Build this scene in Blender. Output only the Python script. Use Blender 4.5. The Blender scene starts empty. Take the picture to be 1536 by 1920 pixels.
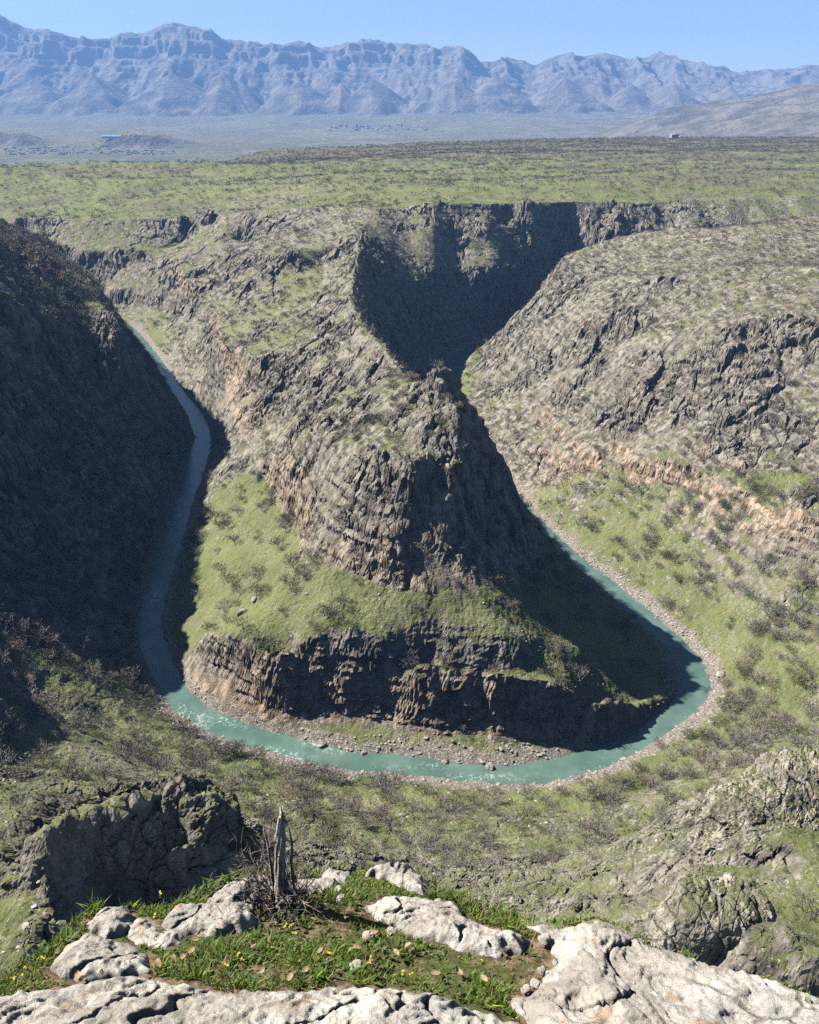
import bpy, math, random
import numpy as np
from mathutils import Vector, Matrix
random.seed(7)
RNG = np.random.default_rng(11)
C = bpy.context.scene.collection

# ------------------------------------------------------------------ camera, sky, sun, exposure
SC = bpy.context.scene
PITCH = math.radians(26.6)
cam_d = bpy.data.cameras.new('camera')
cam = bpy.data.objects.new('camera', cam_d); C.objects.link(cam)
cam.location = (0, 0, 0)
cam.rotation_euler = (math.radians(90) - PITCH, 0, 0)
cam_d.sensor_fit = 'HORIZONTAL'; cam_d.sensor_width = 36.0
cam_d.lens = 36.0 * 1540 / 1536
cam_d.clip_start = 0.05; cam_d.clip_end = 90000
SC.camera = cam

SUN_DIR = Vector((-0.94, 0.35, 1.0)).normalized()      # towards the sun
SUN_EL = math.asin(SUN_DIR.z); SUN_AZ = math.atan2(SUN_DIR.x, SUN_DIR.y)
w = bpy.data.worlds.new('World'); SC.world = w; w.use_nodes = True
nt = w.node_tree; nt.nodes.clear()
sky = nt.nodes.new('ShaderNodeTexSky'); sky.sky_type = 'NISHITA'; sky.sun_disc = False
sky.sun_elevation = SUN_EL; sky.sun_rotation = SUN_AZ
sky.altitude = 3000; sky.air_density = 1.0; sky.dust_density = 1.6; sky.ozone_density = 1.3
bg = nt.nodes.new('ShaderNodeBackground'); bg.inputs['Strength'].default_value = 0.056
wo = nt.nodes.new('ShaderNodeOutputWorld')
nt.links.new(sky.outputs[0], bg.inputs[0]); nt.links.new(bg.outputs[0], wo.inputs[0])
sd = bpy.data.lights.new('sun', 'SUN'); sd.energy = 5.0; sd.angle = math.radians(0.5); sd.color = (1.0, 0.955, 0.88)
so = bpy.data.objects.new('sun', sd); C.objects.link(so)
so.rotation_euler = SUN_DIR.to_track_quat('Z', 'Y').to_euler()
so.location = SUN_DIR * 3000
SC.view_settings.view_transform = 'Standard'; SC.view_settings.look = 'None'
SC.view_settings.exposure = 1.3; SC.view_settings.gamma = 1.0
SC.render.engine = 'CYCLES'
SC.cycles.max_bounces = 4; SC.cycles.diffuse_bounces = 0; SC.cycles.glossy_bounces = 2
SC.cycles.volume_bounces = 0; SC.cycles.transparent_max_bounces = 8
SC.cycles.use_adaptive_sampling = True; SC.cycles.adaptive_threshold = 0.012; SC.cycles.use_denoising = False

# ------------------------------------------------------------------ surveyed lines of the gorge (metres, camera at the origin)
RIVER=[(-1298.5,1494.8,29.9),(-1278.0,1492.8,29.9),(-1257.6,1490.8,29.9),(-1237.3,1488.8,29.9),(-1217.0,1486.7,29.9),(-1196.5,1484.6,29.9),(-1176.2,1482.6,29.9),(-1155.9,1480.6,29.9),(-1135.5,1478.6,29.9),(-1114.9,1476.5,29.9),(-1094.4,1474.4,29.9),(-1074.0,1472.4,29.9),(-1053.8,1470.4,29.9),(-1033.4,1468.4,29.9),(-1012.8,1466.3,29.9),(-992.2,1464.2,29.9),(-971.8,1462.1,29.9),(-951.5,1460.1,29.9),(-930.9,1457.7,29.8),(-909.9,1454.4,29.6),(-888.9,1449.9,29.4),(-868.6,1444.3,29.4),(-849.0,1438.1,29.7),(-829.6,1431.6,30.1),(-810.0,1425.1,30.6),(-790.6,1418.6,31.0),(-771.3,1412.1,31.5),(-751.8,1405.6,31.9),(-732.3,1399.1,32.4),(-712.7,1392.5,32.9),(-693.2,1386.0,33.3),(-673.9,1379.5,33.8),(-654.3,1372.4,34.2),(-634.3,1364.2,34.5),(-614.6,1354.5,34.4),(-595.9,1344.0,33.8),(-578.0,1333.4,32.9),(-560.5,1322.8,31.8),(-542.9,1312.2,30.7),(-525.4,1301.6,29.6),(-508.0,1290.5,28.2),(-490.7,1278.6,25.8),(-473.6,1265.8,22.3),(-457.3,1252.5,18.1),(-442.3,1238.8,14.3),(-428.8,1223.9,12.0),(-417.0,1207.4,11.4),(-406.5,1189.7,11.8),(-396.6,1171.4,12.4),(-386.9,1153.0,12.9),(-377.4,1134.6,13.4),(-368.0,1116.4,13.6),(-358.8,1098.2,13.6),(-349.7,1080.0,13.4),(-340.6,1061.6,13.4),(-331.5,1043.2,13.3),(-322.5,1025.0,13.2),(-313.5,1006.6,13.1),(-304.4,988.0,12.9),(-295.6,969.3,12.7),(-286.8,950.7,12.5),(-278.2,932.3,12.4),(-269.5,913.8,12.6),(-260.6,895.3,13.1),(-251.5,877.0,14.1),(-242.6,858.6,15.2),(-233.9,839.8,16.2),(-225.8,820.5,17.0),(-218.5,800.9,17.6),(-212.1,780.8,18.4),(-206.9,760.5,19.3),(-202.9,740.0,20.1),(-199.8,719.4,20.3),(-197.4,698.7,20.1),(-195.2,678.0,19.5),(-193.2,657.4,18.7),(-191.1,637.0,17.9),(-189.0,616.8,17.2),(-186.9,596.6,17.1),(-184.8,576.4,17.4),(-182.9,556.2,17.8),(-180.8,535.8,18.0),(-178.5,515.4,17.6),(-176.0,495.2,16.8),(-173.0,475.2,15.9),(-169.5,455.6,15.1),(-164.6,436.6,14.6),(-157.9,418.0,14.2),(-149.4,400.2,14.1),(-139.3,383.1,14.0),(-127.6,367.5,13.9),(-114.1,354.2,14.0),(-98.6,343.4,14.0),(-81.4,334.6,13.8),(-63.0,327.2,13.2),(-44.1,321.1,12.4),(-24.6,316.5,11.8),(-4.7,313.1,11.1),(15.2,310.2,10.7),(34.7,308.4,11.1),(53.8,308.5,12.0),(72.6,311.7,12.9),(90.8,318.1,13.4),(108.2,327.1,13.7),(124.7,338.0,14.0),(139.7,350.2,14.5),(152.0,363.6,15.1),(160.2,378.4,15.4),(163.6,395.0,14.8),(162.2,412.8,13.7),(157.4,431.5,12.7),(150.8,450.4,12.0),(143.3,469.2,11.5),(135.5,488.0,10.9),(127.5,506.9,10.3),(119.8,526.0,9.7),(112.5,545.3,9.6),(105.6,564.6,10.1),(99.1,583.8,11.3),(93.0,603.0,13.6),(87.2,622.4,16.7),(81.4,641.8,19.4),(75.0,661.2,20.9),(68.0,680.4,21.4),(60.8,699.6,21.2),(53.5,718.6,20.9),(46.3,737.8,20.6),(39.1,757.5,20.5),(32.8,777.8,20.4),(28.4,798.7,20.4),(27.0,819.7,20.7),(27.8,840.6,21.2),(29.8,861.3,21.8),(32.3,882.0,22.3),(35.2,902.4,22.9),(38.2,922.8,23.5),(41.4,943.2,24.1),(45.0,963.7,24.8),(49.1,984.0,25.5),(53.6,1004.0,26.3),(58.8,1024.0,27.2),(65.6,1044.0,28.3),(74.4,1063.8,29.3),(85.2,1082.7,30.1),(98.3,1100.5,30.8),(113.5,1116.7,31.4),(130.0,1131.0,32.1),(146.8,1143.6,33.1),(164.0,1155.5,34.0),(182.4,1166.9,34.7),(201.8,1177.2,35.0),(221.5,1186.0,35.0),(241.1,1193.6,34.9),(260.4,1200.8,34.8),(279.7,1207.8,34.8),(298.8,1214.7,34.8),(318.3,1221.6,34.8),(338.2,1228.2,34.8),(358.6,1234.1,35.0),(379.2,1239.2,35.0),(399.6,1243.8,35.0),(419.8,1248.2,35.0),(439.8,1252.6,34.9),(459.6,1256.9,34.8),(479.6,1261.3,34.7),(499.8,1265.7,34.6),(519.8,1270.0,34.5),(539.6,1274.3,34.5),(559.7,1278.7,34.4),(579.8,1282.9,34.4),(600.2,1286.9,34.5),(620.8,1290.5,34.8),(641.3,1293.9,35.1),(661.8,1297.2,35.3),(682.0,1300.4,35.6),(702.1,1303.4,35.9),(722.3,1306.6,36.1),(742.6,1309.8,36.3),(762.8,1313.0,36.6),(782.9,1316.0,36.9),(803.2,1319.2,37.1),(823.6,1322.4,37.3),(844.0,1325.6,37.6),(864.3,1328.8,37.9),(884.4,1331.9,38.1),(904.6,1335.1,38.3),(925.0,1338.3,38.6),(945.4,1341.5,38.9),(965.8,1344.6,39.1),(986.2,1347.6,39.4),(1006.6,1350.5,39.7),(1027.0,1353.1,39.8),(1047.4,1355.5,39.7),(1068.0,1357.9,39.7),(1088.5,1360.3,39.7),(1108.9,1362.7,39.7),(1129.1,1365.1,39.7),(1149.5,1367.4,39.7),(1170.0,1369.8,39.7),(1190.4,1372.2,39.7),(1210.8,1374.6,39.8),(1231.0,1377.0,39.7),(1251.4,1379.3,39.7),(1271.8,1381.7,39.7),(1292.1,1384.1,39.7),(1312.3,1386.4,39.8),(1332.7,1388.8,39.7),(1353.2,1391.2,39.7),(1373.7,1393.6,39.7),(1394.1,1396.0,39.7),(1414.3,1398.3,39.7),(1434.7,1400.7,39.7),(1455.2,1403.1,39.7),(1475.6,1405.5,39.7),(1496.0,1407.9,39.8),(1516.2,1410.2,39.7),(1536.6,1412.6,39.7),(1556.9,1415.0,39.7),(1577.1,1417.4,39.7),(1597.0,1419.6,39.8)]
LINES={
 'bank_out':[(-1300.0,1480.0,-299.3),(-900.0,1440.0,-299.3),(-640.0,1350.0,-299.3),(-500.0,1270.0,-299.3),(-431.2,1225.5,-299.3),(-367.3,1100.2,-299.3),(-306.5,977.9,-299.3),(-263.6,886.7,-299.3),(-235.5,825.3,-299.3),(-217.0,770.8,-299.3),(-208.5,709.1,-299.3),(-202.4,655.1,-299.3),(-194.1,588.1,-299.3),(-189.9,527.4,-299.3),(-181.7,476.0,-299.3),(-172.9,431.8,-299.3),(-165.1,411.9,-299.3),(-150.2,385.8,-299.3),(-136.1,362.0,-299.3),(-127.9,353.1,-299.3),(-110.1,339.0,-299.3),(-88.2,328.1,-299.3),(-68.0,322.2,-299.3),(-50.6,313.9,-299.3),(-31.5,310.2,-299.3),(-10.1,308.3,-299.3),(13.7,305.4,-299.3),(34.6,301.9,-299.3),(50.0,298.7,-299.3),(65.8,300.1,-299.3),(82.5,305.4,-299.3),(96.8,310.9,-299.3),(115.5,321.4,-299.3),(132.6,334.1,-299.3),(151.1,348.8,-299.3),(162.0,357.5,-299.3),(173.1,376.0,-299.3),(175.7,393.4,-299.3),(171.1,414.7,-299.3),(161.8,440.7,-299.3),(150.9,465.9,-299.3),(136.7,500.7,-299.3),(122.7,527.4,-299.3),(109.5,569.7,-299.3),(100.1,592.9,-299.3),(96.7,617.6,-299.3),(90.0,655.0,-299.3),(60.0,730.0,-299.3),(34.0,800.0,-299.3),(40.0,860.0,-299.3),(56.0,960.0,-299.3),(76.0,1040.0,-299.3),(112.0,1100.0,-299.3),(200.0,1160.0,-299.3),(350.0,1215.0,-299.3),(600.0,1270.0,-299.3),(1000.0,1330.0,-299.3),(1600.0,1400.0,-299.3)],
 'bank_in':[(-1300.0,1510.0,-299.3),(-900.0,1470.0,-299.3),(-620.0,1380.0,-299.3),(-480.0,1290.0,-299.3),(-419.2,1225.5,-299.3),(-365.8,1127.9,-299.3),(-297.6,989.1,-299.3),(-259.2,905.7,-299.3),(-224.6,842.1,-299.3),(-202.6,785.7,-299.3),(-191.7,742.3,-299.3),(-185.5,684.2,-299.3),(-182.0,627.9,-299.3),(-175.7,574.2,-299.3),(-170.2,519.6,-299.3),(-165.7,476.0,-299.3),(-161.3,443.7,-299.3),(-153.3,420.3,-299.3),(-140.4,396.0,-299.3),(-127.6,376.0,-299.3),(-123.5,368.9,-299.3),(-109.4,355.3,-299.3),(-91.5,345.8,-299.3),(-73.0,337.4,-299.3),(-58.2,332.1,-299.3),(-46.4,326.1,-299.3),(-29.6,321.4,-299.3),(-7.6,319.9,-299.3),(14.1,315.7,-299.3),(35.3,310.9,-299.3),(51.5,312.0,-299.3),(73.7,316.5,-299.3),(88.1,321.4,-299.3),(106.9,332.1,-299.3),(124.5,346.6,-299.3),(138.4,355.3,-299.3),(153.4,371.3,-299.3),(159.9,393.4,-299.3),(158.9,411.9,-299.3),(148.1,440.7,-299.3),(135.2,476.0,-299.3),(122.3,504.4,-299.3),(106.2,547.9,-299.3),(97.5,574.2,-299.3),(89.3,592.9,-299.3),(68.0,650.0,-299.3),(40.0,725.0,-299.3),(14.0,795.0,-299.3),(18.0,860.0,-299.3),(32.0,965.0,-299.3),(50.0,1052.0,-299.3),(86.0,1118.0,-299.3),(180.0,1190.0,-299.3),(345.0,1250.0,-299.3),(600.0,1305.0,-299.3),(1000.0,1370.0,-299.3),(1600.0,1440.0,-299.3)],
 'centre':[(-1298.5,1494.8,-304.5),(-1278.0,1492.8,-304.5),(-1257.6,1490.8,-304.5),(-1237.3,1488.8,-304.5),(-1217.0,1486.7,-304.5),(-1196.5,1484.6,-304.5),(-1176.2,1482.6,-304.5),(-1155.9,1480.6,-304.5),(-1135.5,1478.6,-304.5),(-1114.9,1476.5,-304.5),(-1094.4,1474.4,-304.5),(-1074.0,1472.4,-304.5),(-1053.8,1470.4,-304.5),(-1033.4,1468.4,-304.5),(-1012.8,1466.3,-304.5),(-992.2,1464.2,-304.5),(-971.8,1462.1,-304.5),(-951.5,1460.1,-304.5),(-930.9,1457.7,-304.5),(-909.9,1454.4,-304.5),(-888.9,1449.9,-304.5),(-868.6,1444.3,-304.5),(-849.0,1438.1,-304.5),(-829.6,1431.6,-304.5),(-810.0,1425.1,-304.5),(-790.6,1418.6,-304.5),(-771.3,1412.1,-304.5),(-751.8,1405.6,-304.5),(-732.3,1399.1,-304.5),(-712.7,1392.5,-304.5),(-693.2,1386.0,-304.5),(-673.9,1379.5,-304.5),(-654.3,1372.4,-304.5),(-634.3,1364.2,-304.5),(-614.6,1354.5,-304.5),(-595.9,1344.0,-304.5),(-578.0,1333.4,-304.5),(-560.5,1322.8,-304.5),(-542.9,1312.2,-304.5),(-525.4,1301.6,-304.5),(-508.0,1290.5,-304.5),(-490.7,1278.6,-304.5),(-473.6,1265.8,-304.5),(-457.3,1252.5,-304.5),(-442.3,1238.8,-304.5),(-428.8,1223.9,-304.5),(-417.0,1207.4,-304.5),(-406.5,1189.7,-304.5),(-396.6,1171.4,-304.5),(-386.9,1153.0,-304.5),(-377.4,1134.6,-304.5),(-368.0,1116.4,-304.5),(-358.8,1098.2,-304.5),(-349.7,1080.0,-304.5),(-340.6,1061.6,-304.5),(-331.5,1043.2,-304.5),(-322.5,1025.0,-304.5),(-313.5,1006.6,-304.5),(-304.4,988.0,-304.5),(-295.6,969.3,-304.5),(-286.8,950.7,-304.5),(-278.2,932.3,-304.5),(-269.5,913.8,-304.5),(-260.6,895.3,-304.5),(-251.5,877.0,-304.5),(-242.6,858.6,-304.5),(-233.9,839.8,-304.5),(-225.8,820.5,-304.5),(-218.5,800.9,-304.5),(-212.1,780.8,-304.5),(-206.9,760.5,-304.5),(-202.9,740.0,-304.5),(-199.8,719.4,-304.5),(-197.4,698.7,-304.5),(-195.2,678.0,-304.5),(-193.2,657.4,-304.5),(-191.1,637.0,-304.5),(-189.0,616.8,-304.5),(-186.9,596.6,-304.5),(-184.8,576.4,-304.5),(-182.9,556.2,-304.5),(-180.8,535.8,-304.5),(-178.5,515.4,-304.5),(-176.0,495.2,-304.5),(-173.0,475.2,-304.5),(-169.5,455.6,-304.5),(-164.6,436.6,-304.5),(-157.9,418.0,-304.5),(-149.4,400.2,-304.5),(-139.3,383.1,-304.5),(-127.6,367.5,-304.5),(-114.1,354.2,-304.5),(-98.6,343.4,-304.5),(-81.4,334.6,-304.5),(-63.0,327.2,-304.5),(-44.1,321.1,-304.5),(-24.6,316.5,-304.5),(-4.7,313.1,-304.5),(15.2,310.2,-304.5),(34.7,308.4,-304.5),(53.8,308.5,-304.5),(72.6,311.7,-304.5),(90.8,318.1,-304.5),(108.2,327.1,-304.5),(124.7,338.0,-304.5),(139.7,350.2,-304.5),(152.0,363.6,-304.5),(160.2,378.4,-304.5),(163.6,395.0,-304.5),(162.2,412.8,-304.5),(157.4,431.5,-304.5),(150.8,450.4,-304.5),(143.3,469.2,-304.5),(135.5,488.0,-304.5),(127.5,506.9,-304.5),(119.8,526.0,-304.5),(112.5,545.3,-304.5),(105.6,564.6,-304.5),(99.1,583.8,-304.5),(93.0,603.0,-304.5),(87.2,622.4,-304.5),(81.4,641.8,-304.5),(75.0,661.2,-304.5),(68.0,680.4,-304.5),(60.8,699.6,-304.5),(53.5,718.6,-304.5),(46.3,737.8,-304.5),(39.1,757.5,-304.5),(32.8,777.8,-304.5),(28.4,798.7,-304.5),(27.0,819.7,-304.5),(27.8,840.6,-304.5),(29.8,861.3,-304.5),(32.3,882.0,-304.5),(35.2,902.4,-304.5),(38.2,922.8,-304.5),(41.4,943.2,-304.5),(45.0,963.7,-304.5),(49.1,984.0,-304.5),(53.6,1004.0,-304.5),(58.8,1024.0,-304.5),(65.6,1044.0,-304.5),(74.4,1063.8,-304.5),(85.2,1082.7,-304.5),(98.3,1100.5,-304.5),(113.5,1116.7,-304.5),(130.0,1131.0,-304.5),(146.8,1143.6,-304.5),(164.0,1155.5,-304.5),(182.4,1166.9,-304.5),(201.8,1177.2,-304.5),(221.5,1186.0,-304.5),(241.1,1193.6,-304.5),(260.4,1200.8,-304.5),(279.7,1207.8,-304.5),(298.8,1214.7,-304.5),(318.3,1221.6,-304.5),(338.2,1228.2,-304.5),(358.6,1234.1,-304.5),(379.2,1239.2,-304.5),(399.6,1243.8,-304.5),(419.8,1248.2,-304.5),(439.8,1252.6,-304.5),(459.6,1256.9,-304.5),(479.6,1261.3,-304.5),(499.8,1265.7,-304.5),(519.8,1270.0,-304.5),(539.6,1274.3,-304.5),(559.7,1278.7,-304.5),(579.8,1282.9,-304.5),(600.2,1286.9,-304.5),(620.8,1290.5,-304.5),(641.3,1293.9,-304.5),(661.8,1297.2,-304.5),(682.0,1300.4,-304.5),(702.1,1303.4,-304.5),(722.3,1306.6,-304.5),(742.6,1309.8,-304.5),(762.8,1313.0,-304.5),(782.9,1316.0,-304.5),(803.2,1319.2,-304.5),(823.6,1322.4,-304.5),(844.0,1325.6,-304.5),(864.3,1328.8,-304.5),(884.4,1331.9,-304.5),(904.6,1335.1,-304.5),(925.0,1338.3,-304.5),(945.4,1341.5,-304.5),(965.8,1344.6,-304.5),(986.2,1347.6,-304.5),(1006.6,1350.5,-304.5),(1027.0,1353.1,-304.5),(1047.4,1355.5,-304.5),(1068.0,1357.9,-304.5),(1088.5,1360.3,-304.5),(1108.9,1362.7,-304.5),(1129.1,1365.1,-304.5),(1149.5,1367.4,-304.5),(1170.0,1369.8,-304.5),(1190.4,1372.2,-304.5),(1210.8,1374.6,-304.5),(1231.0,1377.0,-304.5),(1251.4,1379.3,-304.5),(1271.8,1381.7,-304.5),(1292.1,1384.1,-304.5),(1312.3,1386.4,-304.5),(1332.7,1388.8,-304.5),(1353.2,1391.2,-304.5),(1373.7,1393.6,-304.5),(1394.1,1396.0,-304.5),(1414.3,1398.3,-304.5),(1434.7,1400.7,-304.5),(1455.2,1403.1,-304.5),(1475.6,1405.5,-304.5),(1496.0,1407.9,-304.5),(1516.2,1410.2,-304.5),(1536.6,1412.6,-304.5),(1556.9,1415.0,-304.5),(1577.1,1417.4,-304.5),(1597.0,1419.6,-304.5)],
 'low_base':[(-118.4,366.1,-297.0),(-98.4,354.3,-294.0),(-70.5,343.6,-292.0),(-36.0,339.1,-291.0),(-2.2,333.2,-292.0),(25.4,328.7,-292.0),(53.0,328.3,-293.0),(81.3,332.2,-294.0),(109.0,343.7,-295.0),(135.8,358.0,-296.0),(150.6,370.5,-296.0)],
 'low_top':[(-115.8,386.6,-268.0),(-90.9,364.3,-256.0),(-71.2,350.6,-249.0),(-57.6,352.9,-248.0),(-41.0,353.9,-247.0),(-18.7,349.2,-247.0),(-2.2,344.1,-249.0),(16.8,340.9,-251.0),(46.3,336.9,-254.0),(62.5,335.2,-257.0),(90.2,335.5,-264.0),(121.3,345.4,-276.0),(145.6,363.8,-287.0)],
 'low_mid':[(-111.8,374.4,-283.0),(-85.7,357.2,-276.0),(-64.7,354.6,-268.0),(-46.7,347.0,-264.0),(-24.5,345.5,-267.0),(-2.2,344.2,-275.0),(22.8,343.1,-272.0),(47.3,339.8,-267.0),(77.3,338.0,-268.0)],
 'terrace':[(-47.5,367.9,-238.0),(-19.1,364.3,-239.0),(8.9,357.3,-241.0),(36.4,352.9,-243.0),(52.8,350.1,-246.0),(77.6,362.3,-258.0),(104.0,373.0,-271.0),(130.5,378.2,-284.0)],
 'main_base':[(-107.6,563.2,-256.0),(-83.9,507.3,-252.0),(-68.2,455.5,-245.0),(-62.2,396.5,-236.0),(-49.9,395.6,-232.0),(-25.4,381.9,-230.0),(-2.3,371.0,-230.0),(25.9,368.9,-232.0),(45.6,367.4,-235.0),(57.5,382.7,-240.0),(75.1,431.0,-252.0),(90.0,494.6,-266.0),(94.1,555.5,-285.0)],
 'main_mid':[(-106.6,565.9,-238.0),(-79.6,501.1,-227.0),(-51.8,426.3,-210.0),(-31.6,399.1,-208.0),(-13.4,378.2,-205.0),(3.4,380.6,-216.0),(32.2,385.9,-219.0),(48.0,399.0,-223.0),(67.0,441.6,-232.0),(78.2,499.4,-242.0)],
 'corner':[(23.7,437.1,-146.0),(23.4,410.7,-161.0),(18.1,400.1,-175.0),(10.5,391.4,-196.0),(3.4,381.5,-216.5),(-0.8,372.1,-230.0)],
 'main_up':[(-78.0,543.4,-205.0),(-40.2,450.6,-180.0),(-13.8,410.1,-170.0),(6.2,398.0,-168.0),(20.7,398.1,-165.0),(40.9,441.5,-183.0),(59.3,476.2,-201.0)],
 'summit':[(9.8,454.5,-141.0),(22.0,455.0,-134.5),(32.4,459.9,-152.0),(45.7,467.7,-173.0)],
 'ridge':[(22.0,455.0,-134.5),(12.0,485.0,-152.0),(2.0,515.0,-163.0),(-3.0,545.0,-167.0),(-20.0,617.0,-168.0),(-45.0,720.0,-170.0),(-55.0,797.0,-170.0),(-62.0,900.0,-168.0),(-60.0,1000.0,-162.0),(-65.0,1100.0,-155.0),(-62.0,1190.0,-146.0),(-60.0,1250.0,-138.0)],
 'wall_mid':[(18.0,640.0,-225.0),(2.0,720.0,-228.0),(-18.0,800.0,-228.0),(-24.0,900.0,-225.0),(-26.0,1000.0,-220.0),(-12.0,1090.0,-210.0),(50.0,1155.0,-205.0),(150.0,1205.0,-210.0)],
 'shoulder':[(-24.4,532.1,-171.0),(-55.1,545.6,-190.0),(-78.2,546.1,-202.0)],
 'lflank_hi':[(-34.0,560.0,-190.0),(-50.0,617.0,-198.0),(-80.0,720.0,-200.0),(-92.0,797.0,-200.0),(-102.0,900.0,-198.0),(-104.0,1000.0,-194.0),(-112.0,1100.0,-186.0)],
 'lflank_top':[(-266.9,1347.4,-196.0),(-187.3,1112.8,-182.0),(-139.0,1066.7,-168.0)],
 'lflank_mid':[(-358.9,1297.1,-228.0),(-261.7,1106.5,-236.0),(-194.2,868.1,-242.0),(-160.0,742.5,-248.0),(-129.6,652.1,-246.0)],
 'lflank_top2':[(-209.5,869.2,-222.0),(-184.3,829.1,-220.0),(-152.4,770.5,-220.0)],
 'lslope':[(-138.8,549.2,-275.0),(-112.9,461.7,-262.0),(-112.0,420.2,-268.0),(-114.6,398.1,-276.0)],
 'fw_rim':[(-1500.0,1700.0,-190.0),(-873.9,1547.4,-184.0),(-715.2,1513.7,-180.0),(-608.0,1477.5,-180.0),(-512.3,1463.4,-180.0),(-418.4,1451.6,-176.0),(-353.8,1465.5,-170.0),(-292.8,1410.6,-162.0),(-206.5,1357.8,-152.0),(-134.9,1311.3,-143.0),(-60.0,1250.0,-138.0)],
 'fw_cbase':[(-1500.0,1640.0,-235.0),(-735.2,1541.1,-215.0),(-646.9,1465.9,-215.0),(-528.5,1365.2,-215.0),(-441.9,1361.1,-216.0),(-381.9,1395.2,-213.0),(-356.2,1482.2,-198.0),(-293.6,1448.8,-185.0)],
 'fw_bench':[(-473.9,1305.9,-262.0),(-379.1,1266.1,-258.0),(-305.2,1234.8,-240.0)],
 'fw_low':[(-473.3,1305.1,-285.0),(-376.5,1242.9,-285.0),(-312.9,1179.8,-282.0)],
 'rim_c':[(-60.0,1250.0,-138.0),(-51.3,1230.2,-137.0),(-6.1,1247.1,-136.0),(40.5,1273.4,-133.0),(95.6,1283.0,-134.0),(143.3,1288.0,-136.0),(202.0,1311.7,-137.0),(272.8,1345.7,-139.0),(360.8,1367.1,-142.0),(459.2,1413.5,-146.0),(555.7,1442.1,-144.0),(692.3,1481.4,-142.0),(900.0,1520.0,-140.0),(1600.0,1600.0,-130.0)],
 'wall_low':[(20.0,1000.0,-284.0),(38.0,1075.0,-284.0),(78.0,1130.0,-280.0),(160.0,1200.0,-270.0),(345.0,1275.0,-260.0)],
 'wall_rt':[(285.0,1300.0,-178.0),(450.0,1335.0,-178.0),(650.0,1375.0,-176.0),(1000.0,1430.0,-176.0),(1600.0,1500.0,-170.0)],
 'wall_rt2':[(330.0,1270.0,-240.0),(480.0,1295.0,-240.0),(650.0,1330.0,-240.0),(1000.0,1390.0,-240.0),(1600.0,1460.0,-235.0)],
 'plat1':[(-1600.0,1900.0,-160.0),(-843.0,1806.3,-168.0),(-686.3,1829.9,-165.0),(-497.7,1752.3,-158.0),(-322.2,1671.7,-146.0),(-156.4,1538.3,-130.0),(-7.2,1479.1,-125.0),(115.4,1442.7,-126.0),(254.4,1490.9,-126.0),(392.9,1502.8,-127.0),(541.8,1538.3,-130.0),(738.6,1591.3,-130.0),(1700.0,1900.0,-125.0)],
 'plat2':[(-1700.0,2300.0,-140.0),(-989.6,2151.6,-135.0),(-805.1,2177.2,-133.0),(-592.9,2114.4,-135.0),(-419.5,2008.1,-136.0),(-245.5,1967.8,-130.0),(-86.2,2119.9,-126.0),(106.1,2166.5,-124.0),(291.7,2103.1,-125.0),(505.2,2216.5,-122.0),(705.7,2224.5,-120.0),(1018.7,2224.5,-120.0),(1700.0,2200.0,-115.0)],
 'plat2b':[(-880.0,1893.2,-160.0),(-743.0,1897.3,-155.0),(-574.9,1835.3,-152.0),(-386.2,1836.1,-150.0)],
 'plat3':[(-1900.0,2700.0,-230.0),(-1100.0,2500.0,-230.0),(-700.0,2500.0,-215.0),(-450.4,2824.1,-140.0),(-206.7,2949.9,-135.0),(58.8,3097.6,-130.0),(446.8,3253.6,-126.0),(852.1,3336.0,-122.0),(1226.1,3281.3,-120.0),(1465.2,3226.6,-118.0),(2000.0,3000.0,-110.0)],
 'plat4':[(-2000.0,3500.0,-340.0),(-1000.0,3500.0,-340.0),(0.0,3590.0,-250.0),(1000.0,3590.0,-190.0),(2000.0,3590.0,-170.0)],
 'r_gravel':[(600.0,0.0,-140.0),(500.0,120.0,-170.0)],
 'rc_base':[(108.9,665.5,-286.0),(129.0,622.2,-277.0),(160.3,608.2,-267.0),(176.8,574.2,-261.0),(205.8,550.8,-256.0),(228.5,497.6,-250.0),(243.9,466.8,-246.0),(256.4,453.2,-243.0),(330.0,440.0,-236.0),(450.0,400.0,-225.0)],
 'rc_top':[(120.4,721.0,-272.0),(135.1,665.8,-262.0),(154.3,608.0,-252.0),(176.9,582.5,-245.0),(204.2,554.2,-239.0),(227.0,503.0,-231.0),(239.6,466.3,-226.0),(248.9,446.9,-222.0),(340.0,452.0,-214.0),(460.0,415.0,-200.0)],
 'r_mid':[(82.8,897.0,-287.0),(110.2,853.2,-270.0),(131.3,810.3,-248.0),(162.5,735.5,-215.0),(201.2,707.1,-190.0),(237.3,683.2,-170.0),(273.3,665.2,-159.0),(321.1,645.1,-150.0),(520.0,640.0,-130.0)],
 'r_nose':[(79.2,1031.7,-289.0),(101.3,1047.6,-278.0),(123.1,1037.0,-256.0),(142.9,994.3,-228.0),(155.5,961.4,-202.0),(172.4,1000.4,-182.0),(193.7,1050.6,-168.0)],
 'r_top':[(193.7,1050.6,-168.0),(251.1,1057.2,-150.0),(305.9,1024.0,-138.0),(375.9,962.2,-124.0),(460.9,975.5,-116.0),(900.0,1150.0,-105.0),(1400.0,1150.0,-100.0)],
 'r_top2':[(202.1,903.6,-170.0),(247.4,807.9,-152.0),(313.5,785.1,-138.0),(353.3,728.2,-128.0)],
 'r_mid2':[(135.4,892.5,-225.0),(173.4,803.3,-192.0),(212.4,760.8,-172.0)],
 'r_back':[(260.0,1130.0,-215.0),(450.0,1160.0,-190.0),(800.0,1240.0,-180.0),(1500.0,1300.0,-170.0)],
 'r_low':[(177.1,491.3,-283.0),(197.8,443.7,-283.0),(211.2,393.2,-280.0),(222.1,359.4,-277.0),(300.0,300.0,-262.0)],
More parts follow.
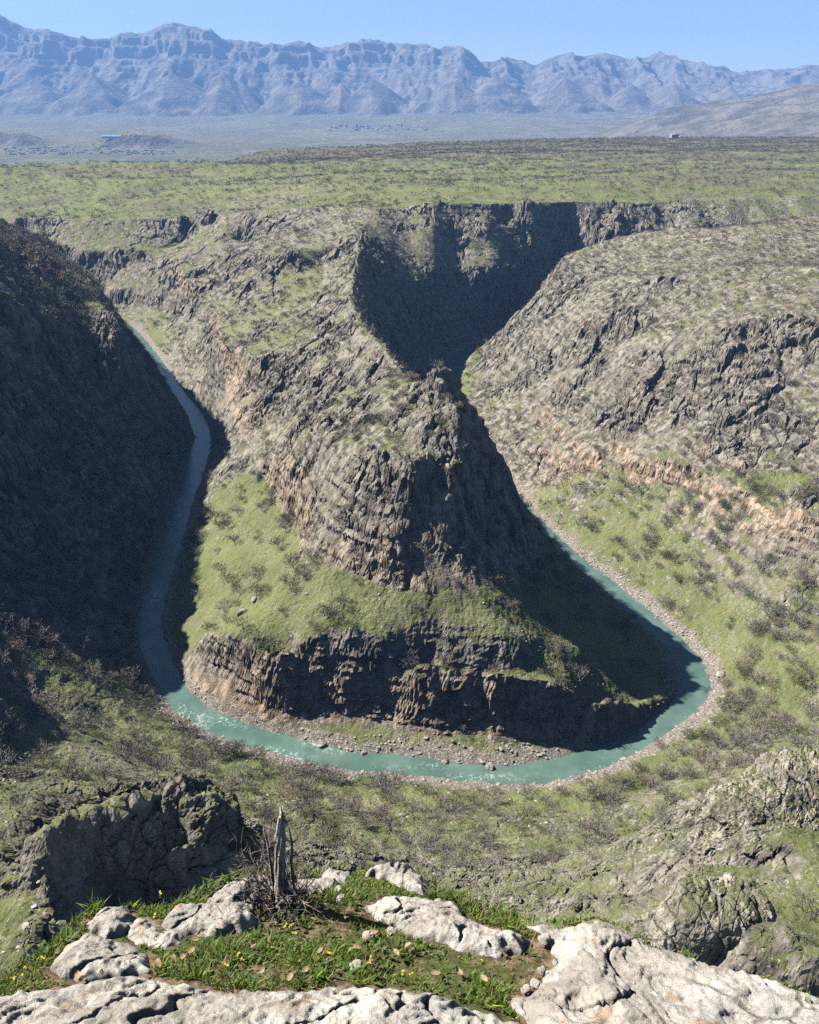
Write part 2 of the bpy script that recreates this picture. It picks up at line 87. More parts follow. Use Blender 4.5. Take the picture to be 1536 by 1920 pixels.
 'r_low2':[(169.2,535.7,-277.0),(198.0,505.9,-270.0),(216.7,458.3,-264.0),(237.9,430.1,-259.0)],
 'l_rim':[(-562.2,1185.6,-150.0),(-472.9,1075.2,-150.0),(-392.6,952.5,-150.0),(-312.1,807.9,-152.0),(-267.3,723.8,-159.0),(-245.0,688.0,-178.0),(-237.1,701.9,-210.0),(-222.3,730.0,-249.0),(-216.9,765.3,-287.0)],
 'l_top':[(-900.0,1250.0,-120.0),(-560.0,1010.0,-118.0),(-440.0,880.0,-115.0),(-365.0,750.0,-112.0),(-335.0,650.0,-110.0),(-318.0,570.0,-110.0),(-305.0,505.0,-112.0),(-300.0,432.0,-116.0),(-290.0,400.0,-165.0),(-284.0,360.0,-165.0),(-272.0,325.0,-122.0),(-262.0,290.0,-120.0),(-262.0,262.0,-128.0)],
 'l_topback':[(-1200.0,900.0,-90.0),(-700.0,600.0,-90.0),(-520.0,430.0,-105.0)],
 'l_face':[(-268.1,692.7,-212.0),(-246.5,577.9,-218.0),(-232.8,507.5,-222.0),(-234.1,456.7,-225.0),(-241.4,427.2,-228.0),(-262.0,385.0,-225.0)],
 'l_foot':[(-209.0,634.9,-268.0),(-208.2,571.8,-268.0),(-208.3,498.4,-266.0),(-203.0,441.7,-266.0),(-192.4,394.4,-266.0),(-177.5,359.5,-270.0)],
 'l_end':[(-282.0,412.0,-175.0),(-250.0,375.0,-222.0),(-205.0,345.0,-255.0),(-160.0,330.0,-285.0)],
 'l_end3':[(-262.0,262.0,-128.0),(-240.0,258.0,-160.0),(-210.0,255.0,-195.0),(-185.0,258.0,-215.0)],
 'l_face2':[(-262.0,385.0,-218.0),(-235.0,330.0,-222.0),(-200.0,300.0,-225.0)],
 'l_end2':[(-520.0,430.0,-120.0),(-420.0,350.0,-180.0),(-330.0,300.0,-200.0)],
 'n0':[(-188.7,322.9,-272.0),(-162.1,332.1,-285.0),(-123.6,311.6,-286.0),(-88.3,293.6,-286.0),(-50.4,275.0,-284.0),(-16.2,268.7,-284.0),(31.3,265.7,-284.0),(79.2,268.7,-284.0),(121.3,290.1,-286.0),(165.5,321.5,-288.0),(199.6,339.5,-286.0),(219.5,350.1,-284.0)],
 'n1':[(-161.3,244.1,-235.0),(-144.8,260.7,-248.0),(-118.5,264.8,-258.0),(-78.8,241.3,-255.0),(-41.8,221.0,-250.0),(-13.5,216.0,-250.0),(25.6,209.6,-248.0),(55.9,216.0,-250.0),(86.1,219.2,-248.0),(111.8,241.3,-255.0),(148.0,272.1,-262.0),(183.0,281.1,-258.0)],
 'n2':[(-160.0,150.0,-185.0),(-100.0,165.0,-190.0),(-60.0,160.0,-195.0),(0.0,158.0,-200.0),(60.0,150.0,-198.0)],
 'n2r':[(130.0,150.0,-146.0),(200.0,130.0,-130.0)],
 'n2b':[(17.1,135.4,-175.0),(31.1,140.8,-180.0),(45.0,142.4,-182.0),(55.0,133.1,-172.0)],
 'n3':[(-200.0,20.0,-130.0),(-60.0,40.0,-150.0),(0.0,50.0,-155.0),(60.0,40.0,-140.0),(200.0,20.0,-130.0)],
 'cragL_top':[(-69.1,109.1,-118.0),(-62.9,108.4,-112.0),(-58.5,112.0,-113.0),(-53.4,115.7,-117.0),(-49.1,119.5,-122.0),(-46.5,125.9,-127.0),(-43.6,123.9,-134.0),(-39.7,125.0,-143.0)],
 'cragL_back':[(-92.0,148.7,-150.0),(-88.0,154.2,-152.0),(-79.6,162.2,-158.0),(-68.5,169.4,-165.0),(-60.0,173.5,-172.0),(-50.0,160.0,-175.0)],
 'cragL_front':[(-64.4,105.0,-127.0),(-61.7,104.5,-135.0),(-57.3,107.9,-144.0),(-49.5,111.1,-150.0),(-41.5,117.8,-153.0),(-37.4,129.3,-153.0)],
 'cragL_left':[(-85.2,121.0,-140.0),(-73.9,100.6,-130.0),(-62.3,83.4,-120.0)],
 'cragR_top':[(71.3,134.8,-156.0),(73.4,140.0,-154.0),(75.9,144.5,-151.0),(81.4,148.4,-148.0),(87.6,148.1,-146.0),(95.7,143.0,-143.0)],
 'cragR_base':[(80.4,164.1,-192.0),(86.3,178.1,-197.0),(97.3,196.6,-203.0),(108.6,209.5,-207.0),(122.6,218.7,-210.0),(140.7,212.9,-205.0)],
 'cragR_slope':[(73.2,128.4,-142.0),(79.6,123.8,-137.0),(81.5,116.7,-132.0)],
 'cragR_left':[(68.5,139.1,-172.0),(68.8,130.8,-160.0)],
 'cragS_top':[(44.4,93.3,-118.0),(46.9,87.6,-112.0),(50.6,84.8,-106.0),(53.3,79.8,-102.0),(55.7,75.8,-98.0)],
 'cragS_base':[(38.3,95.9,-128.0),(46.2,88.5,-122.0),(51.7,82.8,-116.0),(56.8,78.5,-110.0)],
 'cragS_back':[(55.7,124.0,-150.0),(67.7,125.4,-150.0),(77.3,122.5,-145.0),(82.8,116.6,-138.0)],
 'r_foot':[(78.0,725.0,-289.0),(52.0,800.0,-289.0),(58.0,862.0,-289.0),(74.0,960.0,-289.0),(92.0,1035.0,-291.0)],
}
FG = {'ledge': [(-1.014, 1.199), (-0.958, 1.229), (-0.942, 1.292), (-0.893, 1.337), (-0.892, 1.434), (-0.869, 1.542), (-0.771, 1.556), (-0.662, 1.542), (-0.625, 1.616), (-0.586, 1.696), (-0.485, 1.747), (-0.34, 1.754), (-0.208, 1.747), (-0.129, 1.775), (0.02, 1.775), (0.074, 1.663), (0.168, 1.571), (0.28, 1.514), (0.414, 1.46), (0.508, 1.495), (0.576, 1.434), (0.626, 1.337), (0.734, 1.277), (0.818, 1.239), (0.884, 1.175), (0.962, 1.106), (1.119, 1.007), (2.2, 0.5), (2.5, -1.5), (-2.5, -1.5), (-2.2, 0.6), (-1.6, 0.95)], 'rocks': {'front': ([(-1.083, 1.055), (-0.963, 1.115), (-0.855, 1.175), (-0.763, 1.212), (-0.664, 1.243), (-0.531, 1.218), (-0.422, 1.183), (-0.324, 1.175), (-0.182, 1.203), (-0.01, 1.189), (0.074, 1.151), (0.188, 1.109), (0.244, 1.063), (0.21, 0.764), (-1.147, 0.764)], 0.07), 'right': ([(0.244, 1.063), (0.227, 1.142), (0.283, 1.189), (0.348, 1.303), (0.339, 1.396), (0.293, 1.46), (0.346, 1.478), (0.411, 1.447), (0.508, 1.495), (0.564, 1.442), (0.62, 1.337), (0.678, 1.298), (0.737, 1.285), (0.798, 1.249), (0.855, 1.189), (0.908, 1.133), (1.032, 1.039), (1.024, 0.764), (0.21, 0.764)], 0.075), 'mid': ([(-0.136, 1.542), (-0.073, 1.61), (0.049, 1.604), (0.137, 1.551), (0.167, 1.478), (0.24, 1.434), (0.315, 1.377), (0.279, 1.325), (0.211, 1.303), (0.122, 1.337), (0.016, 1.391), (-0.09, 1.478)], 0.05), 'left_c': ([(-0.758, 1.442), (-0.73, 1.495), (-0.644, 1.478), (-0.579, 1.426), (-0.571, 1.367), (-0.623, 1.344), (-0.699, 1.367)], 0.035), 'back_a': ([(-0.145, 1.73), (-0.113, 1.789), (0.003, 1.796), (0.054, 1.706), (0.049, 1.616), (-0.012, 1.641), (-0.077, 1.706)], 0.055), 'back_b': ([(-0.274, 1.747), (-0.254, 1.789), (-0.186, 1.775), (-0.174, 1.719), (-0.202, 1.679), (-0.259, 1.693)], 0.035), 'back_c': ([(-0.574, 1.571), (-0.556, 1.673), (-0.479, 1.719), (-0.366, 1.713), (-0.27, 1.719), (-0.205, 1.706), (-0.211, 1.641), (-0.319, 1.616), (-0.398, 1.551), (-0.48, 1.522), (-0.547, 1.528)], 0.06), 'back_d': ([(-0.668, 1.434), (-0.656, 1.522), (-0.609, 1.562), (-0.533, 1.556), (-0.44, 1.542), (-0.384, 1.478), (-0.413, 1.416), (-0.504, 1.396), (-0.602, 1.401)], 0.06), 'left_a': ([(-0.861, 1.473), (-0.85, 1.551), (-0.784, 1.551), (-0.73, 1.495), (-0.721, 1.426), (-0.77, 1.391), (-0.835, 1.401)], 0.055), 'left_b': ([(-0.865, 1.255), (-0.872, 1.348), (-0.832, 1.409), (-0.719, 1.384), (-0.637, 1.325), (-0.603, 1.249), (-0.696, 1.214), (-0.798, 1.208)], 0.05), 'small_a': ([(0.066, 1.442), (0.116, 1.452), (0.18, 1.384), (0.214, 1.325), (0.134, 1.325), (0.077, 1.372)], 0.025), 'small_b': ([(0.54, 1.106), (0.622, 1.124), (0.629, 1.055), (0.539, 1.023)], 0.03), 'small_c': ([(0.224, 1.164), (0.262, 1.175), (0.273, 1.133), (0.25, 1.097), (0.216, 1.106)], 0.05)}, 'flowers': [(-0.906, 1.248), (-0.903, 1.203), (-0.872, 1.274), (-0.842, 1.325), (-0.746, 1.27), (-0.684, 1.405), (-0.692, 1.415), (-0.707, 1.599), (-0.636, 1.511), (-0.755, 1.545), (-0.529, 1.361), (-0.432, 1.257), (-0.415, 1.292), (-0.311, 1.441), (-0.318, 1.423), (-0.293, 1.397), (-0.093, 1.281), (-0.016, 1.238), (0.171, 1.373), (0.005, 1.228), (0.174, 1.27), (-0.052, 1.669), (-0.841, 1.27), (-0.691, 1.325), (-0.19, 1.292), (-0.901, 1.223), (-0.824, 1.307), (-0.682, 1.483), (-0.576, 1.511), (-0.407, 1.285), (-0.099, 1.263), (0.176, 1.356), (-0.72, 1.238)], 'leaves': [(-0.391, 1.556), (-0.399, 1.522), (-0.531, 1.303), (-0.547, 1.29), (-0.565, 1.285), (-0.535, 1.384), (-0.538, 1.36), (-0.1, 1.277), (-0.086, 1.255), (-0.127, 1.325), (-0.766, 1.218), (-0.751, 1.199), (-0.487, 1.409), (-0.036, 1.303), (-0.219, 1.303), (-0.242, 1.239), (-0.594, 1.26), (-0.393, 1.325), (0.064, 1.218), (0.115, 1.229), (-0.166, 1.447), (-0.086, 1.396), (-0.476, 1.447), (-0.662, 1.27), (0.003, 1.325), (0.168, 1.199), (-0.273, 1.199), (-0.342, 1.239)], 'pebbles': [(-0.134, 1.255), (-0.127, 1.264), (-0.107, 1.396), (-0.046, 1.416), (-0.193, 1.586), (-0.206, 1.641), (0.431, 1.325), (0.406, 1.303), (0.395, 1.372), (0.461, 1.314), (0.348, 1.27), (0.341, 1.372), (0.394, 1.337), (0.543, 1.325), (0.077, 1.556), (0.29, 1.199), (0.262, 1.175), (0.31, 1.239)], 'stump': (-0.353, 1.551), 'shrubs': [(0.1, 1.556), (0.205, 1.522), (0.066, 1.586)], 'grass_no': [(0.297, 1.396), (0.394, 1.434), (0.482, 1.396), (0.471, 1.303), (0.354, 1.239), (0.315, 1.303)], 'boulders': [(-45.7, 327.0, 2.3, 'grey boulder at the water edge below the left of the spur cliff'), (-23.5, 321.5, 1.5, 'small grey boulder in the shallows, middle of the bend'), (40.2, 311.3, 2.2, 'pale boulder at the tip of the inner bank, near the lowest point of the bend'), (18.1, 315.0, 1.6, 'flat grey boulder on the inner bank left of the lowest point of the bend'), (179.7, 381.4, 2.4, 'dark boulder standing on the pale gravel at the right of the bend'), (160.0, 339.7, 1.6, 'grey boulder on the right gravel bank where the river turns away'), (99.8, 219.1, 2.3, 'pale rounded boulder on the grass left of the lower right outcrop'), (102.0, 213.0, 1.2, 'small pale boulder just below the rounded one left of the lower right outcrop'), (89.7, 237.0, 1.5, 'grey boulder among scrub in the middle of the near slope'), (-94.7, 390.8, 2.6, 'grey boulder on the green slope left of the crag base'), (-88.6, 397.3, 1.8, 'dark boulder directly above the grey one on the green left slope')]}


# ------------------------------------------------------------------ noise
_perm = np.random.default_rng(3).permutation(256).astype(np.int32)
_perm = np.concatenate([_perm, _perm, _perm])
_g = np.random.default_rng(5).normal(size=(256, 3)).astype(np.float32)
_g /= np.linalg.norm(_g, axis=1)[:, None]
def noise(x, y, z=None):
    x = np.asarray(x, np.float32); y = np.asarray(y, np.float32)
    if z is None: z = np.zeros_like(x)
    z = np.asarray(z, np.float32)
    shp = x.shape; x = x.ravel(); y = y.ravel(); z = z.ravel()
    out = np.empty_like(x); CH = 400000
    for a in range(0, len(x), CH):
        X, Y, Z = x[a:a+CH], y[a:a+CH], z[a:a+CH]
        fx, fy, fz = np.floor(X), np.floor(Y), np.floor(Z)
        ix, iy, iz = fx.astype(np.int32) & 255, fy.astype(np.int32) & 255, fz.astype(np.int32) & 255
        X = X-fx; Y = Y-fy; Z = Z-fz
        u = X*X*X*(X*(X*6-15)+10); v = Y*Y*Y*(Y*(Y*6-15)+10); t = Z*Z*Z*(Z*(Z*6-15)+10)
        r = 0
        for dx in (0, 1):
            for dy in (0, 1):
                for dz in (0, 1):
                    h = _perm[_perm[_perm[(ix+dx) & 255]+((iy+dy) & 255)]+((iz+dz) & 255)]
                    gr = _g[h]
                    d = gr[:, 0]*(X-dx)+gr[:, 1]*(Y-dy)+gr[:, 2]*(Z-dz)
                    r = r + d*(u if dx else 1-u)*(v if dy else 1-v)*(t if dz else 1-t)
        out[a:a+CH] = r*1.6
    return out.reshape(shp)
def fbm(x, y, z=None, oct=4, gain=.5, lac=2.03):
    r = 0; a = 1.0; n = 0
    for i in range(oct):
        r = r + a*noise(x+17.3*i, y-9.1*i, None if z is None else z+4.7*i); n += a
        a *= gain; x = x*lac; y = y*lac
        if z is not None: z = z*lac
    return r/n
def ridged(x, y, z=None, oct=4, gain=.5, lac=2.07):
    r = 0; a = 1.0; n = 0
    for i in range(oct):
        q = 1-np.abs(noise(x+11.3*i, y+5.1*i, None if z is None else z-3.7*i))*1.8
        r = r + a*q; n += a
        a *= gain; x = x*lac; y = y*lac
        if z is not None: z = z*lac
    return r/n
def worley(x, y, seed=0):
    """F1, F2 and a random value per cell"""
    x = np.asarray(x, np.float32); y = np.asarray(y, np.float32); shp = x.shape; x = x.ravel(); y = y.ravel()
    o1 = np.empty_like(x); o2 = np.empty_like(x); o3 = np.empty_like(x); CH = 400000
    for a in range(0, len(x), CH):
        X, Y = x[a:a+CH], y[a:a+CH]; ix = np.floor(X).astype(np.int32); iy = np.floor(Y).astype(np.int32)
        f1 = np.full(X.shape, 9., np.float32); f2 = f1.copy(); idv = np.zeros_like(f1)
        for dx in (-1, 0, 1):
            for dy in (-1, 0, 1):
                cx_, cy_ = ix+dx, iy+dy; h = _perm[_perm[(cx_+seed*7) & 255]+(cy_ & 255)]
                d = (cx_+_perm[h+1]/255.-X)**2+(cy_+_perm[h+91]/255.-Y)**2; d = d.astype(np.float32)
                m = d < f1; f2 = np.where(m, f1, np.minimum(f2, d)); idv = np.where(m, _perm[h+170]/255., idv); f1 = np.where(m, d, f1)
        o1[a:a+CH] = np.sqrt(f1); o2[a:a+CH] = np.sqrt(f2); o3[a:a+CH] = idv
    return o1.reshape(shp), o2.reshape(shp), o3.reshape(shp)
def sm(a, b, x):
    t = np.clip((x-a)/(b-a), 0, 1); return t*t*(3-2*t)
def pip(px, py, poly):
    r = np.zeros(px.shape, bool); n = len(poly); j = n-1
    for i in range(n):
        xi, yi = poly[i][:2]; xj, yj = poly[j][:2]
        if yi != yj:
            c = ((yi > py) != (yj > py)) & (px < (xj-xi)*(py-yi)/(yj-yi)+xi)
            r ^= c
        j = i
    return r
def dist_poly(px, py, poly, closed=True):
    d = np.full(px.shape, 1e9, np.float32); n = len(poly)
    for i in range(n if closed else n-1):
        ax, ay = poly[i][:2]; bx, by = poly[(i+1) % n][:2]
        vx, vy = bx-ax, by-ay; L = vx*vx+vy*vy+1e-9
        t = np.clip(((px-ax)*vx+(py-ay)*vy)/L, 0, 1)
        d = np.minimum(d, (px-ax-t*vx)**2+(py-ay-t*vy)**2)
    return np.sqrt(d)
def sdf(px, py, poly):           # negative outside, positive inside
    d = dist_poly(px, py, poly); return np.where(pip(px, py, poly), d, -d)
def bilin(G, fx, fy):
    H, W = G.shape
    fx = np.clip(fx, 0, W-1.001); fy = np.clip(fy, 0, H-1.001)
    ix = fx.astype(np.int32); iy = fy.astype(np.int32); tx = fx-ix; ty = fy-iy
    return (G[iy, ix]*(1-tx)*(1-ty)+G[iy, ix+1]*tx*(1-ty)+G[iy+1, ix]*(1-tx)*ty+G[iy+1, ix+1]*tx*ty)

# membrane surface through 3-D lines
def solve(lines, x0, x1, y0, y1, h, levels, iters=70, blur=0):
    prev = None
    for lev in range(levels-1, -1, -1):
        s = h*2**lev
        nx = int(math.ceil((x1-x0)/s))+1; ny = int(math.ceil((y1-y0)/s))+1
        acc = np.zeros((ny, nx)); cnt = np.zeros((ny, nx))
        for L in lines:
            for a, b in zip(L, L[1:]):
                n = max(2, int(math.hypot(b[0]-a[0], b[1]-a[1])/(s*.5))+1)
                t = np.linspace(0, 1, n)
                X = a[0]+(b[0]-a[0])*t; Y = a[1]+(b[1]-a[1])*t; Z = a[2]+(b[2]-a[2])*t
                ix = np.round((X-x0)/s).astype(int); iy = np.round((Y-y0)/s).astype(int)
                ok = (ix >= 0) & (ix < nx) & (iy >= 0) & (iy < ny)
                np.add.at(acc, (iy[ok], ix[ok]), Z[ok]); np.add.at(cnt, (iy[ok], ix[ok]), 1)
        m = cnt > 0; val = np.where(m, acc/np.maximum(cnt, 1), 0)
        if prev is None: G = np.full((ny, nx), val[m].mean())
        else:
            ph, (pny, pnx) = s*2, prev.shape
            gy, gx = np.meshgrid(np.arange(ny)*s/ph, np.arange(nx)*s/ph, indexing='ij')
            G = bilin(prev, gx, gy)
        G[m] = val[m]
        for it in range(iters*(4 if lev >= levels-2 else 1)):
            P = np.pad(G, 1, mode='edge')
            N = (P[1:-1, :-2]+P[1:-1, 2:]+P[:-2, 1:-1]+P[2:, 1:-1])*.25
            G = np.where(m, G, N)
        prev = G
    for _ in range(blur):
        P = np.pad(G, 1, mode='edge')
        G = G*.5+(P[1:-1, :-2]+P[1:-1, 2:]+P[:-2, 1:-1]+P[2:, 1:-1])*.125
    return G

# ------------------------------------------------------------------ object helpers
def link(name, me, mat=None, parent=None):
    o = bpy.data.objects.new(name, me); C.objects.link(o)
    if mat is not None and not me.materials: me.materials.append(mat)
    if parent is not None: o.parent = parent
    return o
def tag(o, label=None, cat=None, group=None, kind=None):
    for k, v in (('label', label), ('category', cat), ('group', group), ('kind', kind)):
        if v: o[k] = v
    return o
def np_mesh(name, V, Fc, smooth=True, cols=None, uvn='mask'):
    V = np.ascontiguousarray(V, np.float32); Fc = np.ascontiguousarray(Fc, np.int32)
    k = Fc.shape[1]; me = bpy.data.meshes.new(name)
    me.vertices.add(len(V)); me.vertices.foreach_set('co', V.ravel())
    me.loops.add(Fc.size); me.loops.foreach_set('vertex_index', Fc.ravel())
    me.polygons.add(len(Fc)); me.polygons.foreach_set('loop_start', np.arange(0, Fc.size, k, dtype=np.int32))
    me.polygons.foreach_set('use_smooth', np.full(len(Fc), smooth))
    if cols is not None:
        at = me.attributes.new(uvn, 'FLOAT_COLOR', 'POINT'); at.data.foreach_set('color', np.ascontiguousarray(cols, np.float32).ravel())
    me.update(calc_edges=True)
    return me
def grid_faces(ny, nx):
    i = np.arange(ny*nx, dtype=np.int32).reshape(ny, nx)
    return np.stack([i[:-1, :-1], i[:-1, 1:], i[1:, 1:], i[1:, :-1]], -1).reshape(-1, 4)
def grid_normals(P):             # P ny,nx,3
    du = np.empty_like(P); dv = np.empty_like(P)
    du[:, 1:-1] = P[:, 2:]-P[:, :-2]; du[:, 0] = P[:, 1]-P[:, 0]; du[:, -1] = P[:, -1]-P[:, -2]
    dv[1:-1] = P[2:]-P[:-2]; dv[0] = P[1]-P[0]; dv[-1] = P[-1]-P[-2]
    n = np.cross(du, dv); n /= np.linalg.norm(n, axis=-1, keepdims=True)+1e-9
    n[n[..., 2] < 0] *= -1
    return n
def submesh(name, V, Fc, sel, cols, smooth=True):
    f = Fc[sel]; used, inv = np.unique(f, return_inverse=True)
    return np_mesh(name, V[used], inv.reshape(f.shape), smooth, cols[used])
def tube_arr(pts, rads, n=5):
    V = []; Fc = []; pts = [Vector(p) for p in pts]
    for i, p in enumerate(pts):
        d = (pts[min(i+1, len(pts)-1)]-pts[max(i-1, 0)]).normalized()
        a = d.orthogonal().normalized(); b = d.cross(a)
        for k in range(n):
            q = p+(a*math.cos(2*math.pi*k/n)+b*math.sin(2*math.pi*k/n))*rads[i]
            V.append(q[:])
    for i in range(len(pts)-1):
        for k in range(n):
            Fc.append((i*n+k, i*n+(k+1) % n, (i+1)*n+(k+1) % n, (i+1)*n+k))
    return V, Fc
class MB:
    def __init__(s): s.V = []; s.F = []
    def add(s, V, Fc):
        o = len(s.V); s.V += [tuple(v) for v in V]; s.F += [tuple(o+i for i in f) for f in Fc]
    def tube(s, p, r, n=5): s.add(*tube_arr(p, r, n))
    def box(s, c, d):
        x, y, z = c; a, b, e = d[0]/2, d[1]/2, d[2]/2
        V = [(x+i*a, y+j*b, z+k*e) for k in (-1, 1) for j in (-1, 1) for i in (-1, 1)]
        s.add(V, [(0, 2, 3, 1), (4, 5, 7, 6), (0, 1, 5, 4), (2, 6, 7, 3), (0, 4, 6, 2), (1, 3, 7, 5)])
    def mesh(s, name, smooth=False):
        me = bpy.data.meshes.new(name); me.from_pydata(s.V, [], s.F)
        if smooth: me.polygons.foreach_set('use_smooth', [True]*len(me.polygons))
        me.update(); return me
    def build(s, name, mat, parent=None, smooth=False): return link(name, s.mesh(name, smooth), mat, parent)

# ------------------------------------------------------------------ materials
class NT:
    def __init__(s, name):
        s.m = bpy.data.materials.new(name); s.m.use_nodes = True; s.t = s.m.node_tree; s.t.nodes.clear()
        s.out = s.n('ShaderNodeOutputMaterial')
    def n(s, ty, **kw):
        q = s.t.nodes.new(ty)
        for k, v in kw.items():
            if k.startswith('i_'): q.inputs[k[2:].replace('_', ' ')].default_value = v
            else: setattr(q, k, v)
        return q
    def l(s, a, b): s.t.links.new(a, b)
    def set(s, inp, v):
        if hasattr(v, 'is_output') or isinstance(v, bpy.types.NodeSocket): s.l(v, inp)
        elif isinstance(v, (tuple, list)) and len(v) == 3 and len(inp.default_value) == 4: inp.default_value = (*v, 1)
        else: inp.default_value = v
    def noise(s, co, scale, detail=5, rough=.55, dist=0, ty='FBM'):
        q = s.n('ShaderNodeTexNoise'); q.noise_type = ty
        s.l(co, q.inputs['Vector']); q.inputs['Scale'].default_value = scale; q.inputs['Detail'].default_value = detail
        q.inputs['Roughness'].default_value = rough; q.inputs['Distortion'].default_value = dist
        return q.outputs[0]
    def vor(s, co, scale, feat='F1', rnd=1.0, out=0):
        q = s.n('ShaderNodeTexVoronoi'); q.feature = feat; s.l(co, q.inputs['Vector']); q.inputs['Scale'].default_value = scale
        q.inputs['Randomness'].default_value = rnd
        return q.outputs[out]
    def map(s, co, sc):
        q = s.n('ShaderNodeMapping'); s.l(co, q.inputs[0]); q.inputs['Scale'].default_value = sc; return q.outputs[0]
    def mr(s, v, a, b, c=0., d=1.):
        q = s.n('ShaderNodeMapRange'); q.interpolation_type = 'SMOOTHSTEP'; s.l(v, q.inputs[0])
        for i, x in enumerate((a, b, c, d)): q.inputs[i+1].default_value = x
        return q.outputs[0]
    def math(s, op, a, b=0.):
        q = s.n('ShaderNodeMath'); q.operation = op; s.set(q.inputs[0], a); s.set(q.inputs[1], b); return q.outputs[0]
    def mix(s, f, a, b, ty='MIX'):
        q = s.n('ShaderNodeMix'); q.data_type = 'RGBA'; q.blend_type = ty
        s.set(q.inputs[0], f); s.set(q.inputs[6], a); s.set(q.inputs[7], b); return q.outputs[2]
    def bump(s, h, strength, dist, nrm=None):
        q = s.n('ShaderNodeBump'); s.l(h, q.inputs['Height']); q.inputs['Strength'].default_value = strength; q.inputs['Distance'].default_value = dist
        if nrm is not None: s.l(nrm, q.inputs['Normal'])
        return q.outputs[0]
    def bsdf(s, col, rough=.9, nrm=None, spec=.2, **kw):
        b = s.n('ShaderNodeBsdfPrincipled'); s.set(b.inputs['Base Color'], col); s.set(b.inputs['Roughness'], rough)
        b.inputs['Specular IOR Level'].default_value = spec
        if nrm is not None: s.l(nrm, b.inputs['Normal'])
        for k, v in kw.items(): s.set(b.inputs[k], v)
        s.l(b.outputs[0], s.out.inputs[0]); return b
def co_obj(N): return N.n('ShaderNodeTexCoord').outputs['Object']

def terrain_mat(name='gorge_ground', k=1.):
    N = NT(name); co = co_obj(N)
    at = N.n('ShaderNodeAttribute', attribute_name='mask'); sp = N.n('ShaderNodeSeparateColor'); N.l(at.outputs['Color'], sp.inputs[0])
    G, GV, OC = sp.outputs[0], sp.outputs[1], sp.outputs[2]; SB = at.outputs['Alpha']
    n1 = N.noise(co, .25, 6, .6); n2 = N.noise(co, .035, 4, .5); n3 = N.noise(co, 1.3, 5, .65)
    vs = N.noise(N.map(co, (1, 1, .22)), .22, 6, .62)          # vertical streaks
    # rock
    rock = N.mix(N.mr(vs, .35, .68), (.08*k*k, .070*k*k, .054*k*k), (.365*k, .33*k, .275*k))
    rock = N.mix(N.mr(n2, .4, .65, 0, .5), rock, (.24, .21, .17))
    rock = N.mix(N.mr(n3, .55, .72, 0, .75), rock, (.52, .48, .41))
    rock = N.mix(N.mr(n1, .54, .66, 0, .45), rock, (.12, .115, .07))
    orange = N.mix(N.mr(vs, .38, .62), (.24, .165, .105), (.56, .42, .295))
    rock = N.mix(N.math('MULTIPLY', OC, N.mr(n1, .35, .6, .45, 1.)), rock, orange)
    # grass
    gr = N.mix(N.mr(n2, .35, .65), (.098, .130, .038), (.165, .188, .068))
    gr = N.mix(N.mr(n1, .45, .7, 0, .75), gr, (.20, .18, .105))
    gr = N.mix(N.mr(n3, .56, .70, 0, .8), gr, (.055, .062, .026))
    wr = N.noise(co, 1.1, 5, .75, .5); wn = N.noise(co, .05, 4, .55)
    stones = N.math('MULTIPLY', N.mr(wr, .55, .64), N.mr(wn, .46, .60))
    gr = N.mix(stones, gr, (.48, .45, .39))
    sb = N.mix(N.mr(n3, .4, .62), (.095, .085, .058), (.185, .168, .118))
    gv = N.mix(N.mr(N.vor(co, .9, 'F1', 1), .1, .6), (.43, .39, .34), (.17, .15, .125))
    gv = N.mix(N.mr(n1, .45, .65, 0, .6), gv, (.19, .155, .12))
    n5 = N.noise(co, 5, 6, .7)
    gr = N.mix(N.mr(n5, .42, .66, 0, .55), gr, (.20, .175, .11))
    rock = N.mix(N.mr(n5, .5, .66, 0, .5), rock, (.085, .075, .06))
    col = N.mix(SB, gr, sb)
    brk = N.math('ADD', G, N.math('MULTIPLY', N.math('SUBTRACT', n3, .5), .9))
    brk = N.math('ADD', brk, N.math('MULTIPLY', N.math('SUBTRACT', n1, .5), .9))
    col = N.mix(N.mr(brk, .42, .58), rock, col)
    col = N.mix(N.mr(N.math('ADD', GV, N.math('MULTIPLY', N.math('SUBTRACT', n3, .5), .8)), .4, .6), col, gv)
    hgt = N.math('ADD', N.noise(co, .45, 12, .72), N.math('MULTIPLY', N.noise(N.map(co, (1, 1, .35)), 1.1, 6, .7, ty='RIDGED_MULTIFRACTAL'), .35))
    bm = N.bump(hgt, .9, 1.6)
    N.bsdf(col, .95, bm, .1)
    return N.m

